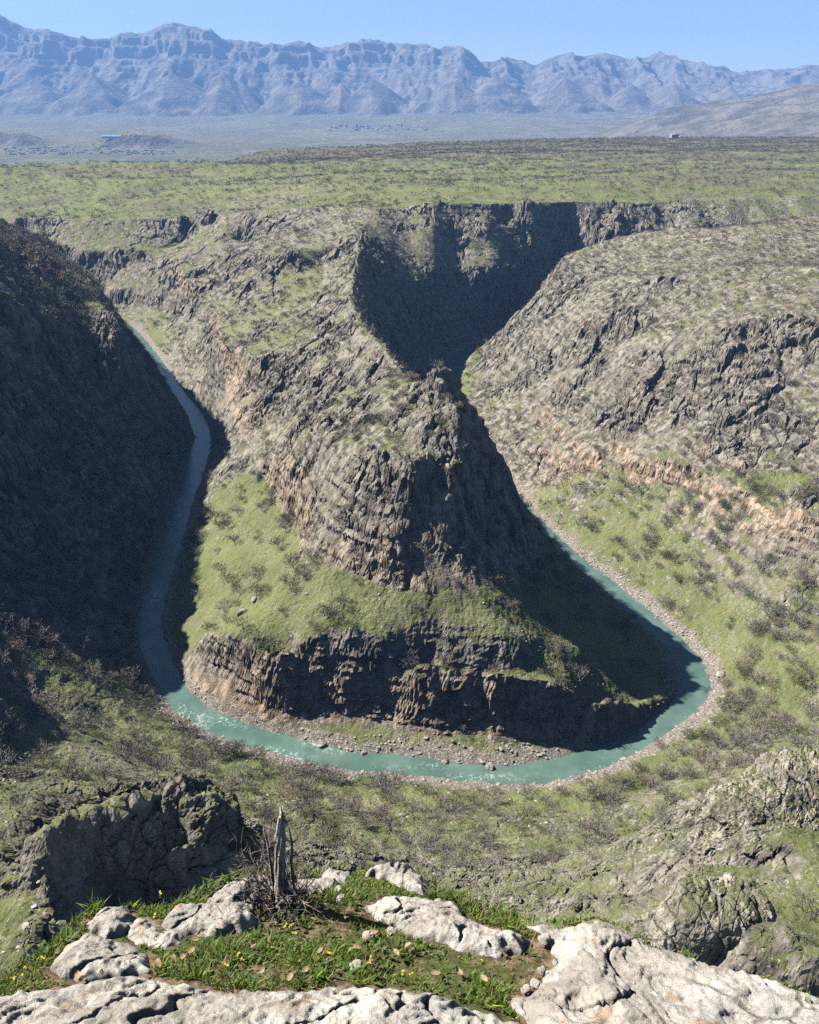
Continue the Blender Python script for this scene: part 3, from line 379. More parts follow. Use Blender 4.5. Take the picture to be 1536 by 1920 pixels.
def mountain_mat():
    N = NT('far_mountain'); co = co_obj(N)
    at = N.n('ShaderNodeAttribute', attribute_name='mask'); sp = N.n('ShaderNodeSeparateColor'); N.l(at.outputs['Color'], sp.inputs[0])
    n1 = N.noise(co, .004, 8, .62); n2 = N.noise(co, .0011, 5, .55); n3 = N.noise(co, .02, 5, .6)
    rock = N.mix(N.mr(n1, .38, .62), (.09, .08, .075), (.22, .195, .18))
    rock = N.mix(N.mr(n2, .4, .65, 0, .4), rock, (.19, .18, .14))
    g = N.mix(N.mr(n1, .35, .65), (.17, .19, .10), (.13, .125, .085))
    q = N.n('ShaderNodeTexVoronoi'); N.l(N.map(co, (1, .6, 1)), q.inputs['Vector']); q.inputs['Scale'].default_value = .0042
    sq = N.n('ShaderNodeSeparateColor'); N.l(q.outputs['Color'], sq.inputs[0])
    g = N.mix(N.mr(sq.outputs[0], .45, .75, 0, .6), g, (.20, .24, .10)); g = N.mix(N.mr(sq.outputs[1], .6, .8, 0, .55), g, (.26, .22, .16))
    g = N.mix(N.mr(n3, .5, .62, 0, .7), g, (.085, .08, .065))
    g = N.mix(N.mr(n2, .45, .6, 0, .6), g, (.12, .105, .085))
    col = N.mix(sp.outputs[0], rock, g)
    col = N.mix(N.mr(N.math('ADD', sp.outputs[1], N.math('MULTIPLY', N.math('SUBTRACT', n1, .5), 1.6)), .45, .6), col, (.8, .82, .85))
    col = N.mix(sp.outputs[2], col, (.21, .20, .17))
    bm = N.bump(N.noise(co, .008, 8, .65), 1.0, 70)
    N.bsdf(col, .95, bm, .05)
    return N.m

def water_mat():
    N = NT('river_water'); co = co_obj(N)
    n1 = N.noise(co, .06, 4, .5); n2 = N.noise(N.map(co, (1, 1, 1)), .35, 5, .6, 1.2)
    at = N.n('ShaderNodeAttribute', attribute_name='mask'); sp = N.n('ShaderNodeSeparateColor'); N.l(at.outputs['Color'], sp.inputs[0])
    col = N.mix(N.mr(n1, .35, .65), (.070, .122, .102), (.10, .160, .134))
    foam = N.math('MULTIPLY', N.mr(N.noise(co, .45, 6, .72, .8), .50, .62), sp.outputs[0])
    col = N.mix(foam, col, (.62, .72, .68))
    bm = N.bump(n2, .35, .35); bm = N.bump(N.noise(co, 1.6, 3, .5), .25, .12, bm)
    N.bsdf(col, .16, bm, .5, IOR=1.33)
    return N.m

def lime_mat(name='limestone', dirty=0.0):
    N = NT(name); co = co_obj(N)
    n1 = N.noise(co, 5, 7, .62); n2 = N.noise(co, 22, 7, .68); n3 = N.noise(co, 1.8, 4, .5); n4 = N.noise(co, 90, 5, .7)
    col = N.mix(N.mr(n1, .36, .64), (.34, .305, .26), (.62, .58, .51))
    col = N.mix(N.mr(n3, .45, .62, 0, .55), col, (.38, .37, .35))
    col = N.mix(N.mr(N.noise(co, 9, 6, .6, .6), .56, .70, 0, .8), col, (.36, .23, .13))
    col = N.mix(N.mr(n2, .56, .68, 0, .6), col, (.19, .17, .145))
    col = N.mix(N.mr(n4, .58, .72, 0, .55), col, (.12, .105, .09))
    col = N.mix(N.mr(N.noise(co, 14, 5, .55, 1.0), .60, .68, 0, .7), col, (.74, .71, .65))
    vd = N.vor(N.map(co, (1, 1, 1)), 38, 'F1')
    pits = N.mr(vd, .0, .28, -.35, 0.)
    crk = N.math('MULTIPLY', N.mr(N.vor(co, 5.5, 'DISTANCE_TO_EDGE'), .0, .05, -1., 0.), N.mr(n3, .45, .55))
    h = N.math('ADD', N.math('ADD', N.noise(co, 12, 10, .72), N.math('MULTIPLY', pits, .25)), N.math('MULTIPLY', crk, .25))
    col = N.mix(N.math('MULTIPLY', crk, -.55), col, (.15, .12, .095))
    bm = N.bump(h, 1.0, .035)
    N.bsdf(col, .9, bm, .2)
    return N.m
def soil_mat():
    N = NT('turf_soil'); co = co_obj(N)
    n = N.noise(co, 30, 7, .65); n1 = N.noise(co, 5, 4, .5)
    col = N.mix(N.mr(n, .4, .62), (.09, .06, .038), (.24, .17, .11))
    col = N.mix(N.mr(n1, .45, .6, 0, .75), col, (.06, .085, .022))
    N.bsdf(col, .97, N.bump(N.noise(co, 60, 8, .7), .9, .012), .1)
    return N.m
def plain(name, col, rough=.85, var=.35, scale=8., spec=.2, obj_random=False, trans=0.):
    N = NT(name); co = co_obj(N)
    n = N.noise(co, scale, 5, .6)
    a = tuple(c*(1-var) for c in col); b = tuple(min(1, c*(1+var)) for c in col)
    cc = N.mix(N.mr(n, .35, .65), a, b)
    b_ = N.bsdf(cc, rough, None, spec)
    if trans:
        tr = N.n('ShaderNodeBsdfTranslucent'); N.set(tr.inputs[0], cc)
        mx = N.n('ShaderNodeMixShader'); mx.inputs[0].default_value = trans
        N.l(b_.outputs[0], mx.inputs[1]); N.l(tr.outputs[0], mx.inputs[2]); N.l(mx.outputs[0], N.out.inputs[0])
    return N.m
def attr_mat(name, rough=.8, trans=.25):
    N = NT(name); at = N.n('ShaderNodeAttribute', attribute_name='mask')
    b_ = N.bsdf(at.outputs['Color'], rough, None, .25)
    if trans:
        tr = N.n('ShaderNodeBsdfTranslucent'); N.l(at.outputs['Color'], tr.inputs[0])
        mx = N.n('ShaderNodeMixShader'); mx.inputs[0].default_value = trans
        N.l(b_.outputs[0], mx.inputs[1]); N.l(tr.outputs[0], mx.inputs[2]); N.l(mx.outputs[0], N.out.inputs[0])
    return N.m
M_ter = terrain_mat(); M_pale_rock = terrain_mat('pale_outcrop_rock', 1.45); M_mtn = mountain_mat(); M_wat = water_mat(); M_lime = lime_mat(); M_soil = soil_mat()
M_twig = plain('twig_bark', (.25, .215, .18), .9, .3, .8)
M_bark = plain('trunk_bark', (.12, .10, .085), .9, .3, 4)
M_twigs = [M_twig, plain('twig_bark_tan', (.29, .245, .19), .9, .3, .8), plain('twig_bark_dark', (.17, .145, .125), .9, .3, .8), plain('twig_bark_grey', (.26, .24, .215), .9, .3, .8), plain('twig_bark_olive', (.17, .175, .10), .9, .3, .8)]
M_scrub = attr_mat('scrub_twigs', .9, 0)
M_rock = plain('bank_stone', (.27, .24, .205), .92, .4, .35)

# ------------------------------------------------------------------ gorge terrain
GX0, GX1, GY0, GY1, GH = -2100, 2100, 0, 3600, 3.0
G = solve(list(LINES.values()), GX0, GX1, GY0, GY1, GH, 7, 60, 2)
def base_h(x, y): return bilin(G, (x-GX0)/GH, (y-GY0)/GH)
QUAL = 1.0
def row_positions():
    ys = [38.0]
    while ys[-1] < 3500:
        y = ys[-1]
        st = np.interp(y, [38, 150, 230, 300, 500, 900, 1500, 1800, 3500], [.25, .28, .45, .55, .65, 1.1, 1.6, 4, 10])/QUAL
        ys.append(y+st)
    return np.array(ys)
YS = row_positions()
nin = int(1150*QUAL); nout = int(120*QUAL)
SS = np.concatenate([np.linspace(-1.15, -.56, nout, endpoint=False), np.linspace(-.56, .52, nin, endpoint=False), np.linspace(.52, .95, nout)])
yy, ss = np.meshgrid(YS, SS, indexing='ij'); xx = ss*(yy+150)
yy = yy.astype(np.float32); xx = xx.astype(np.float32)
RIV = [(p[0], p[1]) for p in RIVER]
# distance to the river (coarse grid)
cg = 12.0
cy, cx = np.meshgrid(np.arange(0, 3601, cg), np.arange(-2100, 2101, cg), indexing='ij')
RD = dist_poly(cx.astype(np.float32), cy.astype(np.float32), RIV, False)
def riv_d(x, y): return bilin(RD, (x+2100)/cg, y/cg)
rd = riv_d(xx, yy)
gz0 = base_h(xx, yy)
e = 4.0
sl0 = np.hypot(base_h(xx+e, yy)-base_h(xx-e, yy), base_h(xx, yy+e)-base_h(xx, yy-e))/(2*e)
near_r = sm(14, 60, rd)
rcd = dist_poly(xx[::3, ::3], yy[::3, ::3], LINES['rc_top'], False); rcd = np.repeat(np.repeat(rcd, 3, 0), 3, 1)[:xx.shape[0], :xx.shape[1]]
lwm = sm(-15, 15, sdf(xx, yy, [(-900, 1500), (-400, 1180), (-225, 780), (-200, 640), (-190, 420), (-260, 400), (-900, 400)]))
butte = sm(18, 42, np.hypot(xx-12, yy-374))
# horizontal warp: buttresses and gullies
far = sm(700, 1300, yy)
wa = (5+9*far)*near_r*sm(.18, .7, sl0)*np.where(yy < 230, .45, 1)*(.3+.7*sm(8, 30, rcd))
wx = xx+wa*fbm(xx/(38+40*far), yy/(38+40*far), oct=3); wy = yy+wa*1.3*fbm(xx/(34+36*far)+40, yy/(34+36*far)+7, oct=3)
wc = far*near_r*(16+24*sm(1100, 1180, yy)*sm(-90, -20, xx))*sm(.1, .5, sl0); wy = wy+wc*noise(xx/110+3, yy/260)+wc*.6*noise(xx/47, yy/150+9)
z = base_h(wx, wy)
# rolling relief
roll = near_r*(2.2+3.5*sm(1500, 2200, yy))
z = z+sm(1500, 1750, yy)*sm(3400, 2500, yy)*14*fbm(xx/260, yy/200+3, oct=3)
z = z+roll*fbm(xx/55, yy/55, oct=3)+near_r*.8*fbm(xx/14, yy/14, oct=3)
# craggy relief on the slopes
cr = sm(.35, 1.1, sl0)*near_r
rg = ridged(xx/26, yy/26, z/40, oct=5, gain=.55)
big = sm(-.3, .35, fbm(xx/120+31, yy/120, oct=3))
z = z+cr*(rg-.45)*(1.5+3*big+2.5*far)
# broken crags: blocks of different heights with joints between them, in clusters
TERR = [p[:2] for p in LINES['low_top']]+[p[:2] for p in LINES['main_base'][::-1]]+[(-150, 600), (-176, 560), (-165, 500), (-152, 450), (-140, 400)]
tm = sm(-5, 5, sdf(xx, yy, TERR)+2.5*noise(xx/9, yy/9))
nearslope = sm(8, -8, sdf(xx, yy, [(-3000, 480), (-150, 345), (-60, 318), (60, 298), (150, 330), (188, 400), (165, 460), (118, 555), (98, 620), (165, 585), (245, 465), (335, 420), (3000, 300), (3000, 1), (-3000, 1)]))
crag = (1-.93*tm)*(.12+.88*nearslope)*sm(-.22, .18, fbm(xx/75+11, yy/75, oct=3)+.25*noise(xx/20, yy/20))*sm(.22, .75, sl0)*near_r*sm(120, 260, yy)
crag = crag*(.15+.85*sm(8, 26, rcd))*(1+.9*lwm)
u_ = xx+5*noise(xx/16, yy/16+3); v_ = yy+5*noise(xx/16+8, yy/16)
rf = np.zeros_like(xx)
for sc_, A_, sd_ in ((22, 10, 1), (10.5, 5.5, 2), (4.8, 2.6, 3)):
    if sc_ < 6: A_ = A_*sm(1300, 800, yy)
    w1, w2, wi = worley(u_/sc_*1.15, v_/sc_, sd_)
    z = z+crag*A_*(wi-.42-1.0*sm(.16, .0, w2-w1)*.35)
    rf = rf+(wi-.5)*(.6 if sc_ > 8 else .3)
cn = sm(.45, .95, sl0)*sm(260, 200, yy)*np.where(xx > 60, .75, 1)*sm(-.4, .1, fbm(xx/40, yy/40, oct=2))
for sc_, A_, sd_ in ((7, 3.2, 4), (3.2, 1.6, 5), (1.4, .6, 6)):
    w1, w2, wi = worley(u_/sc_, v_/sc_, sd_)
    z = z+cn*A_*(wi-.45-.5*sm(.14, .0, w2-w1)); rf = rf+(wi-.5)*.3*cn
# strata: benches and risers
stp = 8.5; zw = z+4.5*noise(z/17, z*0+3)+5*fbm(xx/70, yy/70, oct=3)+.02*xx; q = zw/stp; fr = q-np.floor(q)
tz = (np.floor(q)+sm(.55, .95, fr)-q)*stp
z = z+(1-tm)*butte*tz*.45*sm(.55, 1.1, sl0)*near_r*sm(200, 300, yy)*sm(-.35, .25, fbm(xx/90+3, yy/90, oct=2))
stp = 2.6; q = (z+1.2*fbm(xx/30+5, yy/30, oct=2))/stp; fr = q-np.floor(q)
z = z+(np.floor(q)+sm(.5, .95, fr)-q)*stp*.5*sm(.4, .9, sl0)*sm(6, 25, rd)*sm(200, 300, yy)*sm(.05, .45, fbm(xx/50, yy/50+8, oct=2))*(1-tm)*butte
z = z+sm(900, 600, yy)*sm(6, 20, rd)*(.26*noise(xx/1.9, yy/1.9)+.15*noise(xx/.9, yy/.9+4)+.30*fbm(xx/5, yy/5, oct=2))
# keep the channel open
ch = sm(26, 12, rd)
z = np.where(gz0 < -299.6, np.minimum(z, gz0), z)
z = z+.7*fbm(xx/5, yy/5, oct=3)*sm(-305, -299, z)
P = np.stack([xx, yy, z.astype(np.float32)], -1).astype(np.float32)
n = grid_normals(P)
st = sm(.62, .35, n[..., 2])*sm(4, 16, rd)
# cliffs: vertical fluting and blocks pushed along the normal
x3, y3, z3 = P[..., 0], P[..., 1], P[..., 2]
a1 = np.where(yy < 230, np.where(xx < 0, 2.8, 1.3), 2.2+1.2*lwm)+2.2*far
d = st*a1*(fbm(x3/9, y3/9, z3/26, oct=4, gain=.6))+st*.9*(ridged(x3/4.2, y3/4.2, z3/7, oct=3)-.4)
d = d+sm(.93, .75, n[..., 2])*sm(290, 230, yy)*(.5*(ridged(x3/1.6, y3/1.6, z3/2.2, oct=3)-.4)+.9*(ridged(x3/5, y3/5, z3/6, oct=2)-.4))
d = d+st*.7*np.sign(noise(x3/16, y3/16, z3/2.1))*np.abs(noise(x3/16, y3/16, z3/2.1))**.5
P = P+(n*np.array([1, 1, .35], np.float32))*d[..., None]
P = P.astype(np.float32)
n = grid_normals(P)
x3, y3, z3 = P[..., 0], P[..., 1], P[..., 2]
# ground cover masks
f1 = fbm(x3/40, y3/40, oct=3); f2 = fbm(x3/11+9, y3/11, oct=3)
shelf = sm(-.1, .15, sl0-0)
steep = 1-n[..., 2]
g = 1-sm(.10, .34, steep+.10*f2+.05*f1)
# generally rocky right hill and left flank of the spur
hillm = sm(-6, 6, sdf(xx, yy, [(60, 640), (150, 612), (250, 520), (330, 460), (900, 380), (2000, 900), (1700, 1370), (600, 1250), (220, 1150), (110, 1050), (48, 800)]))
g = g*(1-.72*hillm*sm(-.4, .25, f2+.4*f1+.05))
fwm = sm(1100, 1200, yy)*sm(-.02, .08, sl0-.12)*sm(1650, 1550, yy)
g = g*(1-.6*fwm*sm(-.4, .2, f2+.4*f1))
spur = [(-183, 630), (-107, 560), (-70, 520), (-62, 420), (-40, 372), (40, 375), (92, 505), (60, 700), (30, 800), (60, 1000), (-60, 1350), (-300, 1330), (-330, 1020)]
spm = sm(-6, 6, sdf(xx, yy, spur))
g = g*(1-.45*spm*sm(-.3, .3, f2+.3))
g = np.maximum(g, tm*sm(.55, .30, steep+.12*f2))
g = g*(1-.85*sm(.15, .6, crag)*sm(-.25, .15, rf+.3*f2))
gv = sm(-294.3, -297.3, z3+3.0*f2+1.2*f1)*sm(52, 26, rd+14*f2)*sm(1500, 1000, yy)
oc = sm(.38, .62, steep)*.0
for k, wd, amt in (('rc_base', 24, 1.), ('rc_top', 12, .8), ('low_base', 14, .75), ('main_base', 12, .55), ('lflank_mid', 14, .8), ('l_foot', 20, .4)):
    dd = dist_poly(xx[::2, ::2], yy[::2, ::2], LINES[k], False)
    dd = np.repeat(np.repeat(dd, 2, 0), 2, 1)[:xx.shape[0], :xx.shape[1]]
    oc = np.maximum(oc, amt*sm(wd, wd*.35, dd+8*f2)*sm(.22, .45, steep))
oc = np.maximum(oc, .6*sm(.25, .5, f1)*sm(.45, .65, steep)*(spm+hillm))
g = g*(1-.22*hillm)
sb = sm(1950, 2400, yy+500*f1)*.8+.35*hillm+sm(1400, 1500, yy)*sm(.0, .35, fbm(xx/160, yy/110, oct=4)+.25*sm(150, 600, xx))*.7+hillm*sm(-.1, .4, f1)*.7+sm(.1, .4, f1)*.25
bp = sm(0, 18, sdf(xx, yy, [(215, 400), (262, 408), (290, 380), (280, 330), (230, 350)]))
sb = np.clip(np.maximum(sb, bp*.9), 0, .95)
mask = np.stack([g, gv, oc, sb], -1).reshape(-1, 4)
NY, NX = xx.shape
Vt = P.reshape(-1, 3); Ft = grid_faces(NY, NX)
fx = Vt[Ft[:, 0], 0]; fy = Vt[Ft[:, 0], 1]
# split into the landforms one can name
band = [(p[0], p[1]) for p in LINES['centre']]
ii = [i for i, p in enumerate(band)]
south = pip(fx, fy, [(-3000, -10)]+[(-3000, 1495)]+band+[(3000, 1495), (3000, -10)])   # camera side of the river
pen = (~south) & pip(fx, fy, [(-480, 1300), (-300, 1340), (-120, 1430), (0, 1330), (110, 1160), (500, 1000), (500, 100), (-600, 100), (-600, 1200)])
lw = south & pip(fx, fy, [(-3000, 340), (-160, 330), (-120, 345), (-60, 1000), (-400, 1500), (-3000, 1700)]) & (fx < -100)
rh = south & pip(fx, fy, [(0, 640), (70, 620), (160, 600), (257, 470), (330, 430), (3000, 300), (3000, 1600), (0, 1600)]) & ~lw
near = south & ~lw & ~rh
plat = ~south & ~pen
for nm, sel in (('gorge_terrain', near), ('rocky_spur_hill', pen), ('gorge_wall_terrain', lw), ('rocky_hill', rh), ('plateau', plat)):
    o = link(nm, submesh(nm, Vt, Ft, sel, mask, False), M_ter); tag(o, kind='structure')
LBL = {'gorge_terrain': 'green wooded slope below the viewpoint running down to the river bend',
       'rocky_spur_hill': 'rocky spur with a stepped crag that the river loops around',
       'gorge_wall_terrain': 'steep gorge side in deep shade left of the river',
       'rocky_hill': 'broad pale rocky hillside right of the spur with an orange cliff band',
       'plateau': 'green grassy plateau above the far cliffs'}
for k, v in LBL.items(): bpy.data.objects[k]['label'] = v

# ------------------------------------------------------------------ river
pts = RIVER; V = []; Fc = []; cols = []
K = 13
for i, (x, y, wd) in enumerate(pts):
    a = pts[max(i-1, 0)]; b = pts[min(i+1, len(pts)-1)]
    dx, dy = b[0]-a[0], b[1]-a[1]; L = math.hypot(dx, dy)+1e-6
    for k in range(K):
        t = (k/(K-1)-.5)*(wd+12)
        V.append((x-dy/L*t, y+dx/L*t, -299.25))
Vw = np.array(V, np.float32)
fm = sm(.05, .45, noise(Vw[:, 0]/14, Vw[:, 1]/14)+.25*noise(Vw[:, 0]/45, Vw[:, 1]/45))
rap = np.zeros(len(Vw))
for (rx, ry, rr) in ((-95, 338, 45), (-60, 325, 30), (30, 312, 22), (-170, 470, 40), (-185, 640, 70), (-160, 380, 30)):
    rap = np.maximum(rap, sm(rr, rr*.3, np.hypot(Vw[:, 0]-rx, Vw[:, 1]-ry)))
cw = np.zeros((len(Vw), 4)); cw[:, 0] = fm*(.15+.85*rap); cw[:, 3] = 1
river = link('river', np_mesh('river', Vw, grid_faces(len(pts), K), True, cw), M_wat)
tag(river, 'turquoise river looping around the rocky spur', kind='structure')

# ------------------------------------------------------------------ far plain and mountains
SKY = [(-300, 20), (-80, 30), (0, 28), (20, 38), (50, 52), (90, 55), (130, 68), (165, 73), (215, 70), (245, 62), (270, 62), (300, 50), (322, 43), (345, 47), (375, 53), (400, 60), (415, 72), (450, 76), (490, 83), (530, 83), (560, 75), (590, 86), (615, 88), (650, 80), (690, 73), (710, 76), (740, 80), (768, 82), (800, 82), (822, 92), (835, 87), (862, 87), (880, 95), (897, 115), (925, 117), (950, 106), (975, 112), (1003, 122), (1030, 108), (1065, 99), (1090, 106), (1135, 99), (1160, 105), (1180, 115), (1215, 108), (1235, 103), (1260, 108), (1290, 112), (1340, 125), (1385, 136), (1430, 131), (1536, 123), (1700, 120), (1900, 130)]
#  azimuth (x/y) and slope (z/y) of the skyline as surveyed from the viewpoint
cP, sP = math.cos(PITCH), math.sin(PITCH)
def azel(px, py):
    yi = (960-py)/1540; return (px-768)/1540/(cP+yi*sP), (-sP+yi*cP)/(cP+yi*sP)
AZ = np.array([azel(*p)[0] for p in SKY]); EL = np.array([azel(*p)[1] for p in SKY])
yf = [2450.0]
while yf[-1] < 21500:
    yf.append(yf[-1]*1.0040 if yf[-1] < 12000 else yf[-1]+24)
yf = np.array(yf); sf = np.linspace(-.62, .62, int(1000*QUAL))
Yf, Sf = np.meshgrid(yf, sf, indexing='ij'); Xf = Sf*Yf
def far_h(X, Y):
    az = X/Y
    pl = np.interp(Y, [2400, 3600, 6000, 9000, 11500, 13500, 16000], [-420, -390, -350, -330, -290, -190, -60])
    pl = pl+np.interp(az, [-.5, -.1, .1, .5], [0, 0, 20, 60])+22*fbm(X/1400, Y/1400, oct=4)
    Yc = 17800+900*noise(X/2600, Y*0+.5)
    hc = np.interp(az, AZ, EL)*Yc
    gul = ridged(X/1300, Y/5200+2, oct=4, gain=.5)
    t = (Y-(13300+500*noise(X/1700, Y*0)))/(Yc-13300)
    t2 = t+.24*(gul-.6)*sm(0, .15, t)*sm(1.02, .8, t)
    f = np.interp(t2, [0, .12, .30, .55, .72, .745, .83, .85, .95, 1.0], [0, .02, .13, .42, .62, .76, .82, .93, .97, 1.0])
    f = np.where(t > 1, 1-(t-1)*1.6, f)
    h = pl+(hc-pl)*np.clip(f, -.2, 1)
    md = sm(.02, .2, t)*sm(1.0, .93, t)
    h = h+md*50*fbm(X/420, Y/420, oct=5, gain=.55)+md*170*(ridged(X/700, Y/2600+7, oct=3)-.55)
    s_ = 105.; q = (h+40*noise(X/1500, Y/1500))/s_; fr = q-np.floor(q)
    h = h+(np.floor(q)+sm(.6, .95, fr)-q)*s_*.32*sm(.40, .6, t)*sm(1.0, .95, t)*sm(-.5, .1, noise(X/2000+5, Y/900))
    h = h+sm(.9, 1.0, t)*25*noise(X/160, Y*0)
    # triangular spurs at the foot
    for (px, row, w_) in ((60, 150, 1.6), (172, 138, 1.), (320, 135, 1.2), (420, 135, .8), (455, 155, .9), (560, 150, 1.3), (640, 155, .8), (700, 146, 1.2), (800, 158, .8), (852, 140, 1.1), (930, 140, 1.2), (1060, 143, 1.2), (1185, 158, 1.1), (1262, 150, .9), (1370, 160, .8)):
        a, b = azel(px, row); Y0 = 14300; H0 = b*Y0; X0 = a*Y0
        dx = np.abs(X-X0)/w_; dy = np.where(Y < Y0, (Y0-Y)*.85, (Y-Y0)*.30)
        rr = np.maximum(dx*.95+.25*dy, dy*.8+.35*dx)*(1+.18*noise(X/300, Y/300))+16*fbm(X/260, Y/260, oct=4)
        h = np.maximum(h, H0-rr*.78)
    # brown ridge rising to the right
    a = sm(.12, .60, az); rh_ = -190+a*430-300*sm(.30, .05, az); Yr = 8200
    hr = rh_-np.abs(Y-Yr)*np.where(Y < Yr, .13, .3)+40*fbm(X/500, Y/500, oct=5)+70*(ridged(X/1100, Y/1600, oct=3)-.5)*a
    h = np.maximum(h, hr)
    # dark mesas on the left of the plain
    for (a0, a1, Ym) in ((-.52, -.385, 7600), (-.36, -.235, 7400)):
        m_ = sm(a0, a0+.05, az+.02*noise(X/400, Y/300))*sm(a1, a1-.05, az+.015*noise(X/300, Y/500))*sm(Ym-160, Ym-40, Y+90*noise(X/400, Y/400))*sm(Ym+1500, Ym+300, Y)
        h = h+m_*(95+30*noise(X/500, Y/500))
    return h
Zf = far_h(Xf.astype(np.float32), Yf.astype(np.float32))
Pf = np.stack([Xf, Yf, Zf], -1).astype(np.float32); nf = grid_normals(Pf)
az_ = Xf/Yf
gm = sm(.82, .97, nf[..., 2]+.06*fbm(Xf/500, Yf/500, oct=3))*sm(14500, 12500, Yf)*(1-.85*sm(.02, .3, az_+.10*fbm(Xf/800, Yf/800, oct=3)))*.8*sm(-.4, .1, fbm(Xf/1500, Yf/900, oct=3)+.2)
snow = sm(.30, .34, az_)*sm(.44, .40, az_)*sm(520, 760, Zf+120*noise(Xf/300, Yf/300))*sm(14000, 16000, Yf)*sm(.95, .8, nf[..., 2])
pale = sm(.25, .5, fbm(Xf/350+4, Yf/350, oct=3))*sm(6000, 8000, Yf)*sm(13500, 11500, Yf)*.7
mf = np.stack([gm, snow, pale, np.ones_like(gm)], -1).reshape(-1, 4)
Ff = grid_faces(*Yf.shape); fyc = Pf.reshape(-1, 3)[Ff[:, 0], 1]
o = link('far_plain_ground', submesh('far_plain', Pf.reshape(-1, 3), Ff, fyc < 13000, mf), M_mtn); tag(o, 'hazy green and brown plain beyond the plateau', kind='structure')
o = link('mountain_range', submesh('mountain_range', Pf.reshape(-1, 3), Ff, fyc >= 13000, mf), M_mtn); tag(o, 'long blue mountain range on the skyline with triangular foothills', kind='structure')

# ------------------------------------------------------------------ trees and scrub
def tree_template(seed, n_twig, crown_r, h, twig_w, twig_l, limbs=6):
    """bare spreading oak: trunk with forked limbs, and a crown of fine twigs around the limb ends"""
    r = random.Random(seed); tr = MB(); ends = []
    lean = (r.uniform(-.12, .12), r.uniform(-.12, .12))
    fork = h*r.uniform(.22, .34)
    base = (0, 0, -.35); f = (lean[0]*fork*2, lean[1]*fork*2, fork)
    tr.tube([base, (f[0]*.4, f[1]*.4, fork*.5), f], [h*.035, h*.028, h*.024], 5)
    for i in range(limbs):
        a = 2*math.pi*(i+r.uniform(-.3, .3))/limbs; L = crown_r*r.uniform(.55, .95); up = r.uniform(.35, .95)
        m = (f[0]+math.cos(a)*L*.45, f[1]+math.sin(a)*L*.45, fork+(h-fork)*up*.55)
        e = (f[0]+math.cos(a)*L*.85, f[1]+math.sin(a)*L*.85, fork+(h-fork)*up*.9)
        tr.tube([f, m, e], [h*.018, h*.012, h*.005], 4)
        ends += [m, e, tuple((m[k]+e[k])/2 for k in range(3))]
        for j in range(2):
            b = a+r.uniform(-.9, .9); q = (m[0]+math.cos(b)*L*.45, m[1]+math.sin(b)*L*.45, m[2]+(h-fork)*r.uniform(.1, .4))
            tr.tube([m, q], [h*.009, h*.004], 3); ends.append(q)
    V = []; Fc = []
    for i in range(n_twig):
        c = r.choice(ends); s = crown_r*.24
        c = [c[0]+r.gauss(0, s), c[1]+r.gauss(0, s), max(fork*.7, c[2]+r.gauss(0, s*.8))]
        o = Vector((c[0]-f[0], c[1]-f[1], (c[2]-fork*.6)*1.3)).normalized()
        d = (o+Vector((r.gauss(0, .55), r.gauss(0, .55), r.gauss(.1, .5)))).normalized()*twig_l*r.uniform(.5, 1.3)
        p = d.cross(Vector((r.gauss(0, 1), r.gauss(0, 1), r.gauss(0, 1)))).normalized()*twig_w*r.uniform(.6, 1.2)
        k = len(V); c = Vector(c)
        V += [(c-p)[:], (c+p)[:], (c+d)[:]]; Fc.append((k, k+1, k+2))
    return tr, (np.array(V, np.float32), np.array(Fc, np.int32))

nzv = n[..., 2].reshape(-1)
px_, py_, pz_ = Vt[:, 0], Vt[:, 1], Vt[:, 2]
dep = py_*cP-pz_*sP; scx = px_/dep*1540+768; scy = 960-(py_*sP+pz_*cP)/dep*1540
infr = (scx > -120) & (scx < 1656) & (scy < 1990)
cell = (np.gradient(YS)[:, None]*np.gradient(SS)[None, :]*(YS[:, None]+150)).reshape(-1)
southm = south_v = pip(px_, py_, [(-3000, -10), (-3000, 1495)]+band+[(3000, 1495), (3000, -10)])
hm = hillm.reshape(-1); spf = spm.reshape(-1)
F1 = f1.reshape(-1); F2 = f2.reshape(-1); RDv = rd.reshape(-1)
cl = sm(-.35, .35, F1+.5*F2)
dens = np.full(len(px_), .0035, np.float32)
nearm = southm & (py_ < 420) & (hm < .5)
dens = np.where(nearm, .008+.036*cl, dens)
dens = np.where(nearm & (px_ > 170), .006+.020*cl, dens)
dens = np.where(nearm & (py_ < 190) & (px_ > 20), .0015+.005*cl, dens)
dens = np.where(southm & (px_ < -120) & (py_ > 340), .018+.03*cl, dens)
dens = np.where(southm & (px_ < -60) & (py_ < 345), .006+.024*cl, dens)
dens = np.where(southm & (px_ < 0) & (py_ < 190), .008+.012*cl, dens)
dens = np.where(hm > .5, .018+.030*cl, dens)
green_r = southm & (hm < .5) & (px_ > 60) & (py_ > 380)
dens = np.where(green_r, .004+.014*cl, dens)
dens = np.where(spf > .5, .005+.014*cl, dens)
terr = pip(px_, py_, [(-110, 420), (-100, 560), (-60, 430), (-40, 378), (60, 378), (100, 500), (175, 400), (110, 345), (-60, 345)])
dens = np.where(terr, .0045, dens)
pl_ = (~southm) & (py_ > 1380)
dens = np.where(pl_, .001+.012*cl*cl, dens)
dens = np.where(pl_ & (py_+400*F1 > 2150), .008, dens)
dens = dens*np.where(px_ < -150, sm(.15, .4, nzv), sm(.32, .6, nzv))*sm(-297.5, -293, pz_)*infr*(py_ > 55)
lam = dens*cell
rg_ = np.random.default_rng(21)
pick = np.nonzero(rg_.random(len(lam)) < lam)[0]
psz = (.45+.85*rg_.random(len(pick))**1.1)*np.where(py_[pick] > 1300, .85, 1.)*np.where(hm[pick] > .5, .52, 1.)*np.where(spf[pick] > .5, .75, 1.)
